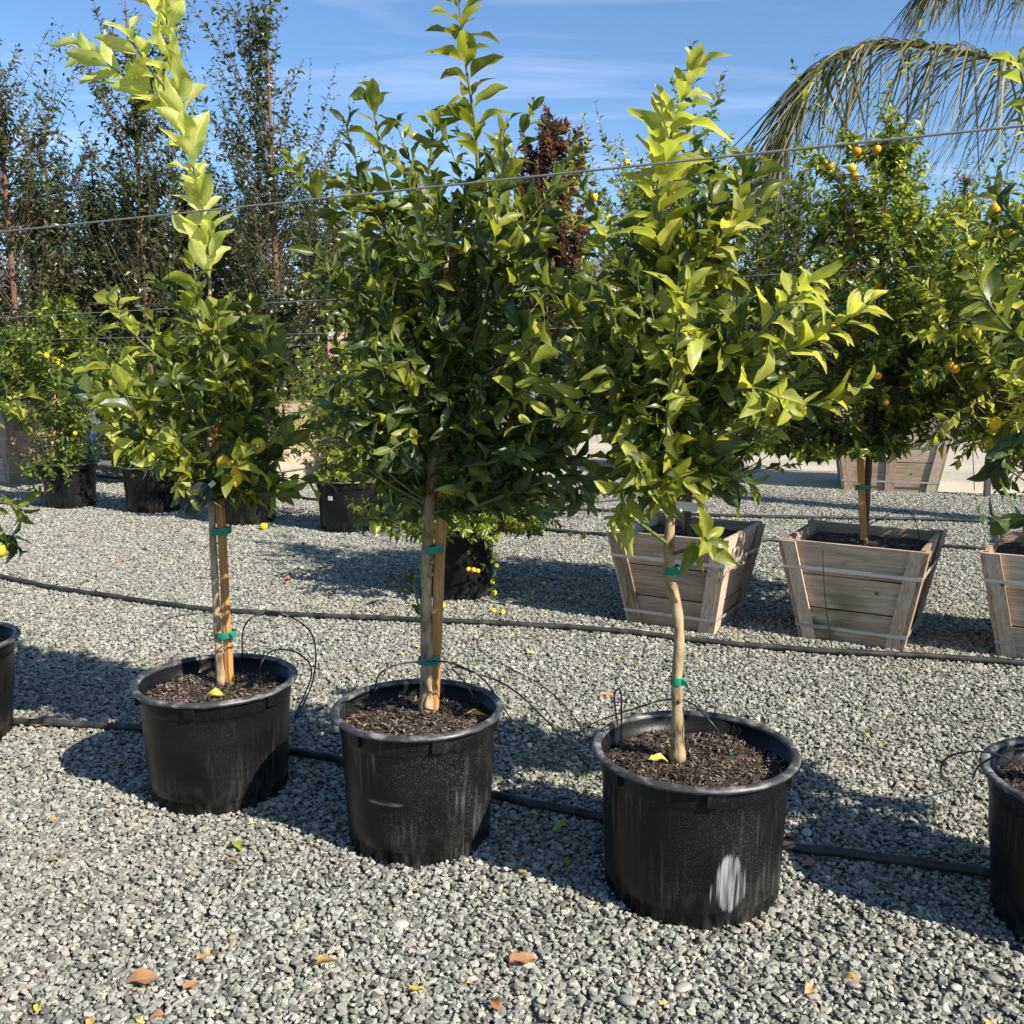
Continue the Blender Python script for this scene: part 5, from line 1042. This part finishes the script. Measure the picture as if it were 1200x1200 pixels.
def wire(name, A, B, r, label, sag=.02, mat=None):
    n = 60; t = np.linspace(0, 1, n)[:, None]; cv = np.asarray(A) * (1 - t) + np.asarray(B) * t; cv[:, 2] -= (sag * 4 * t * (1 - t))[:, 0]
    b = cv[n // 2]; o = MB()
    if r > .0032:       # two strands twisted
        cs = []
        m = 900; tt = np.linspace(0, 1, m)[:, None]; cc = np.asarray(A) * (1 - tt) + np.asarray(B) * tt; cc[:, 2] -= (sag * 4 * tt * (1 - tt))[:, 0]
        ph = np.arange(m) * .75
        for q in (0, PI): o.tube(cc + .5 * r * np.stack([0 * ph, np.cos(ph + q), np.sin(ph + q)], 1), r * .62, 5)
    else: o.tube(cv, r, 6)
    p = o.part(name, mat or M['wire'], None, shift=b); p.location = b; return tag(p, label, 'wire', 'trellis wires above the rows')
dirr = norm(np.array([1.53, -.63, 0]))
A = at(-60, 278, 3.45); B = at(1260, 141, 2.02)
wire('trellis_wire', A + (A - B) * .25, B + (B - A) * .25,   .0030, 'thick cable crossing in front of the near crowns', 0)
A = at(-60, 376, 7.6); B = at(1260, 302, 4.7); wire('trellis_wire', A + (A - B) * .1, B + (B - A) * .1, .0029, 'thin wire above the wooden boxes, just under the thick cable', .0)
A = at(-60, 400, 9.8); B = at(1260, 372, 6.9); wire('trellis_wire', A, B, .0029, 'thin wire above the third row of pots', .0)
A = at(-60, 412, 12.0); B = at(1260, 388, 9.2); wire('trellis_wire', A, B, .003, 'furthest thin wire behind the leaves', .0)

# ------------------------------------------------------------------ fallen leaves and fruit
G_FL = 'dry leaves fallen on the gravel'
FT = [leaf_tmpl(.5, .5, .35, .3, 7, 5, .6 * (k - 2), k * 1.1, petiole=.08) for k in range(5)]
def fallen(px, py, L, ang, mat, label, z=.02, k=0, tilt=None, group=G_FL, cat='leaf', base_z=0.):
    p = ground(px, py, base_z + z); o = bpy.data.objects.new('fallen_leaf', leaf_mesh(FT, k % 5, M[mat])); C.objects.link(o)
    o.location = p; tl = tilt or (rng.uniform(-.3, .35), rng.uniform(-.4, .4)); o.rotation_euler = (tl[0], tl[1], ang); o.scale = (L * 1.05, L, L); return tag(o, label, cat, group)
for px, py, L, a, m_, lab, k in [
 (283, 997, .075, .5, 'fallen_green', 'broad yellow-green leaf on the gravel between the left and middle pots', 0),
 (70, 1008, .055, 1.3, 'fallen_yellow', 'pale yellow leaf on the gravel at far left front', 1),
 (190, 1146, .085, 1.75, 'fallen_brown', 'curled red-brown leaf on the gravel at lower left', 2),
 (357, 1138, .085, -.95, 'fallen_tan', 'folded yellow-brown leaf on the gravel at bottom centre-left', 3),
 (262, 1011, .04, -1.2, 'fallen_tan', 'small orange-tan leaf just below the broad yellow-green leaf', 4),
 (228, 1125, .075, -.6, 'fallen_tan', 'thin twisted tan leaf right of the red-brown one', 2),
 (595, 1132, .075, -1.1, 'fallen_brown', 'brown leaf on the gravel below the middle pot', 0),
 (45, 1187, .045, .3, 'fallen_yellow', 'small yellow leaf at the bottom left corner', 3),
 (68, 960, .05, 1.5, 'fallen_tan', 'small tan leaf in front of the left edge pot', 4),
 (500, 1160, .05, 1.5, 'fallen_yellow', 'pale yellow leaf at bottom centre', 1),
 (545, 1152, .065, -.9, 'fallen_tan', 'tan leaf right of the pale bottom-centre one', 2),
 (585, 1185, .05, .4, 'fallen_brown', 'dark brown leaf scrap at the bottom edge', 3),
 (934, 985, .07, .8, 'fallen_brown', 'brown leaf in the shade right of the smeared pot', 0),
 (940, 1016, .06, -1.0, 'fallen_brown', 'dark brown leaf beside the front pipe in shade', 1),
 (678, 912, .05, -.9, 'fallen_green', 'green leaf in the shade between the middle and smeared pots', 2),
 (668, 968, .06, 1.9, 'fallen_green', 'dull green leaf beside the front pipe left of the smeared pot', 4),
 (1040, 872, .045, .7, 'fallen_yellow', 'bright yellow leaf standing on the sunlit gravel at right', 3),
 (60, 850, .09, 1.6, 'fallen_tan', 'tan leaf lying on the pipe at left', 1),
 (1010, 1150, .05, 1.0, 'fallen_tan', 'pale tan leaf at the bottom right', 2),
 (365, 912, .055, .4, 'fallen_green', 'green leaf upright on gravel between left and middle pots', 0)]:
    fallen(px, py, L, a, m_, lab, k=k)
# on the mulch
fallen(424, 826, .06, 1.5, 'fallen_green', 'yellow-green leaf on the mulch in the middle pot', .02, 1, (.1, .1), 'leaves on the pot mulch', base_z=.375)
fallen(759, 890, .06, -1.3, 'fallen_yellow', 'yellow leaf on the mulch of the smeared pot', .02, 2, (.1, .2), 'leaves on the pot mulch', base_z=.365)
fallen(265, 815, .085, 1.5, 'fallen_yellow', 'yellow leaf on the front of the left pot mulch', .025, 3, (.1, .2), 'leaves on the pot mulch', base_z=.355)
fallen(545, 836, .07, -1.5, 'fallen_tan', 'tan leaf on the mulch at right in the middle pot', .02, 4, (.1, .1), 'leaves on the pot mulch', base_z=.375)
fallen(560, 818, .06, -.5, 'fallen_brown', 'brown leaf near the emitter in the middle pot', .02, 0, (.1, .1), 'leaves on the pot mulch', base_z=.375)
fallen(205, 808, .05, .5, 'fallen_brown', 'brown leaf on the mulch at left in the left pot', .02, 0, (.1, .1), 'leaves on the pot mulch', base_z=.355)
CN = {'fallen_brown': 'brown', 'fallen_tan': 'tan', 'fallen_yellow': 'yellow', 'fallen_green': 'yellow-green'}
def scrap(px, py, L, mat, k):
    side = 'left' if px < 400 else 'right' if px > 800 else 'centre'
    zone = 'before the black pots' if py > 1000 else 'around the front pots' if py > 850 else 'before the crossing pipe' if py > 735 else 'behind the crossing pipe'
    fallen(px, py, L, rng.uniform(0, 6.28), mat, 'small %s leaf scrap on the gravel %s, photo %s' % (CN[str(mat)], zone, side), k=k, group='small dry leaf scraps')
for k in range(55):
    py = 600 + 600 * rng.uniform() ** 1.9; px = rng.uniform(-20, 1220)
    if py < 640 and px > 600: continue
    scrap(px, py, rng.uniform(.025, .055), rng.choice(['fallen_brown', 'fallen_tan', 'fallen_brown', 'fallen_tan', 'fallen_yellow']), k)
for k in range(40):
    scrap(rng.uniform(-20, 520), rng.uniform(560, 690), rng.uniform(.05, .09), rng.choice(['fallen_brown', 'fallen_tan', 'fallen_brown']), k)
for k in range(28):
    scrap(rng.uniform(400, 760), rng.uniform(695, 790), rng.uniform(.03, .05), rng.choice(['fallen_yellow', 'fallen_green']), k)
for px, py, s, mk, lab in ((309, 622, .07, 'lemon', 'yellow fruit fallen on gravel below the dusty pot'), (706, 553, .075, 'orange', 'orange fallen on the gravel near the dirt road'), (578, 720, .034, 'lemon', 'fallen kumquat nearer the kumquat pot, left of the pair'), (589, 722, .034, 'lemon', 'fallen kumquat right of the other near the kumquat pot'), (519, 714, .034, 'lemon', 'fallen kumquat beside the middle stake'), (637, 688, .03, 'lemon', 'fallen kumquat in the shade right of the kumquat pot'), (665, 1018, .03, 'greenfruit', 'green round fruit in the shade by the front pipe')):
    p = ground(px, py); o = link('fallen_fruit', fruit_mesh(M[mk], False)); o.location = p + (0, 0, s * .4 + .01); o.scale = (s,) * 3; tag(o, lab, 'fruit', 'fruit fallen on the gravel')
# larger rounded pebbles
sm_ = simple_mat('river_pebble', [(0, (.22, .21, .19)), (.5, (.34, .33, .29)), (1, (.46, .42, .33))], .7, 6, .3, .2)
pv = MB().lathe([(.001, -.3), (.5, -.2), (.62, 0), (.5, .2), (.25, .29), (.001, .31)], 14).mesh('pebble', sm_)
for k, (px, py) in enumerate([(870, 1045), (1165, 1155), (875, 1033), (1035, 1012), (1130, 1025), (945, 982), (1070, 985), (735, 1180), (1000, 1162), (1070, 968), (1120, 1165), (1105, 790), (965, 812), (1050, 830), (470, 1090), (1072, 860), (800, 1165)]):
    p = ground(px, py); o = link('pebble', pv); o.location = p + (0, 0, .018); s = rng.uniform(.022, .042); o.scale = (s, s * .7, s * .6); o.rotation_euler = (rng.uniform(-.2, .2), rng.uniform(-.2, .2), rng.uniform(0, 6))
    tag(o, 'rounded river pebble among the crushed stones, ' + ('left of the smeared pot' if px < 700 else 'in front of the smeared pot' if px < 830 else 'near the bottom right corner' if py > 1100 else 'right of the smeared pot' if py > 900 else 'behind the smeared pot'), 'pebble', 'rounded pebbles among the gravel')
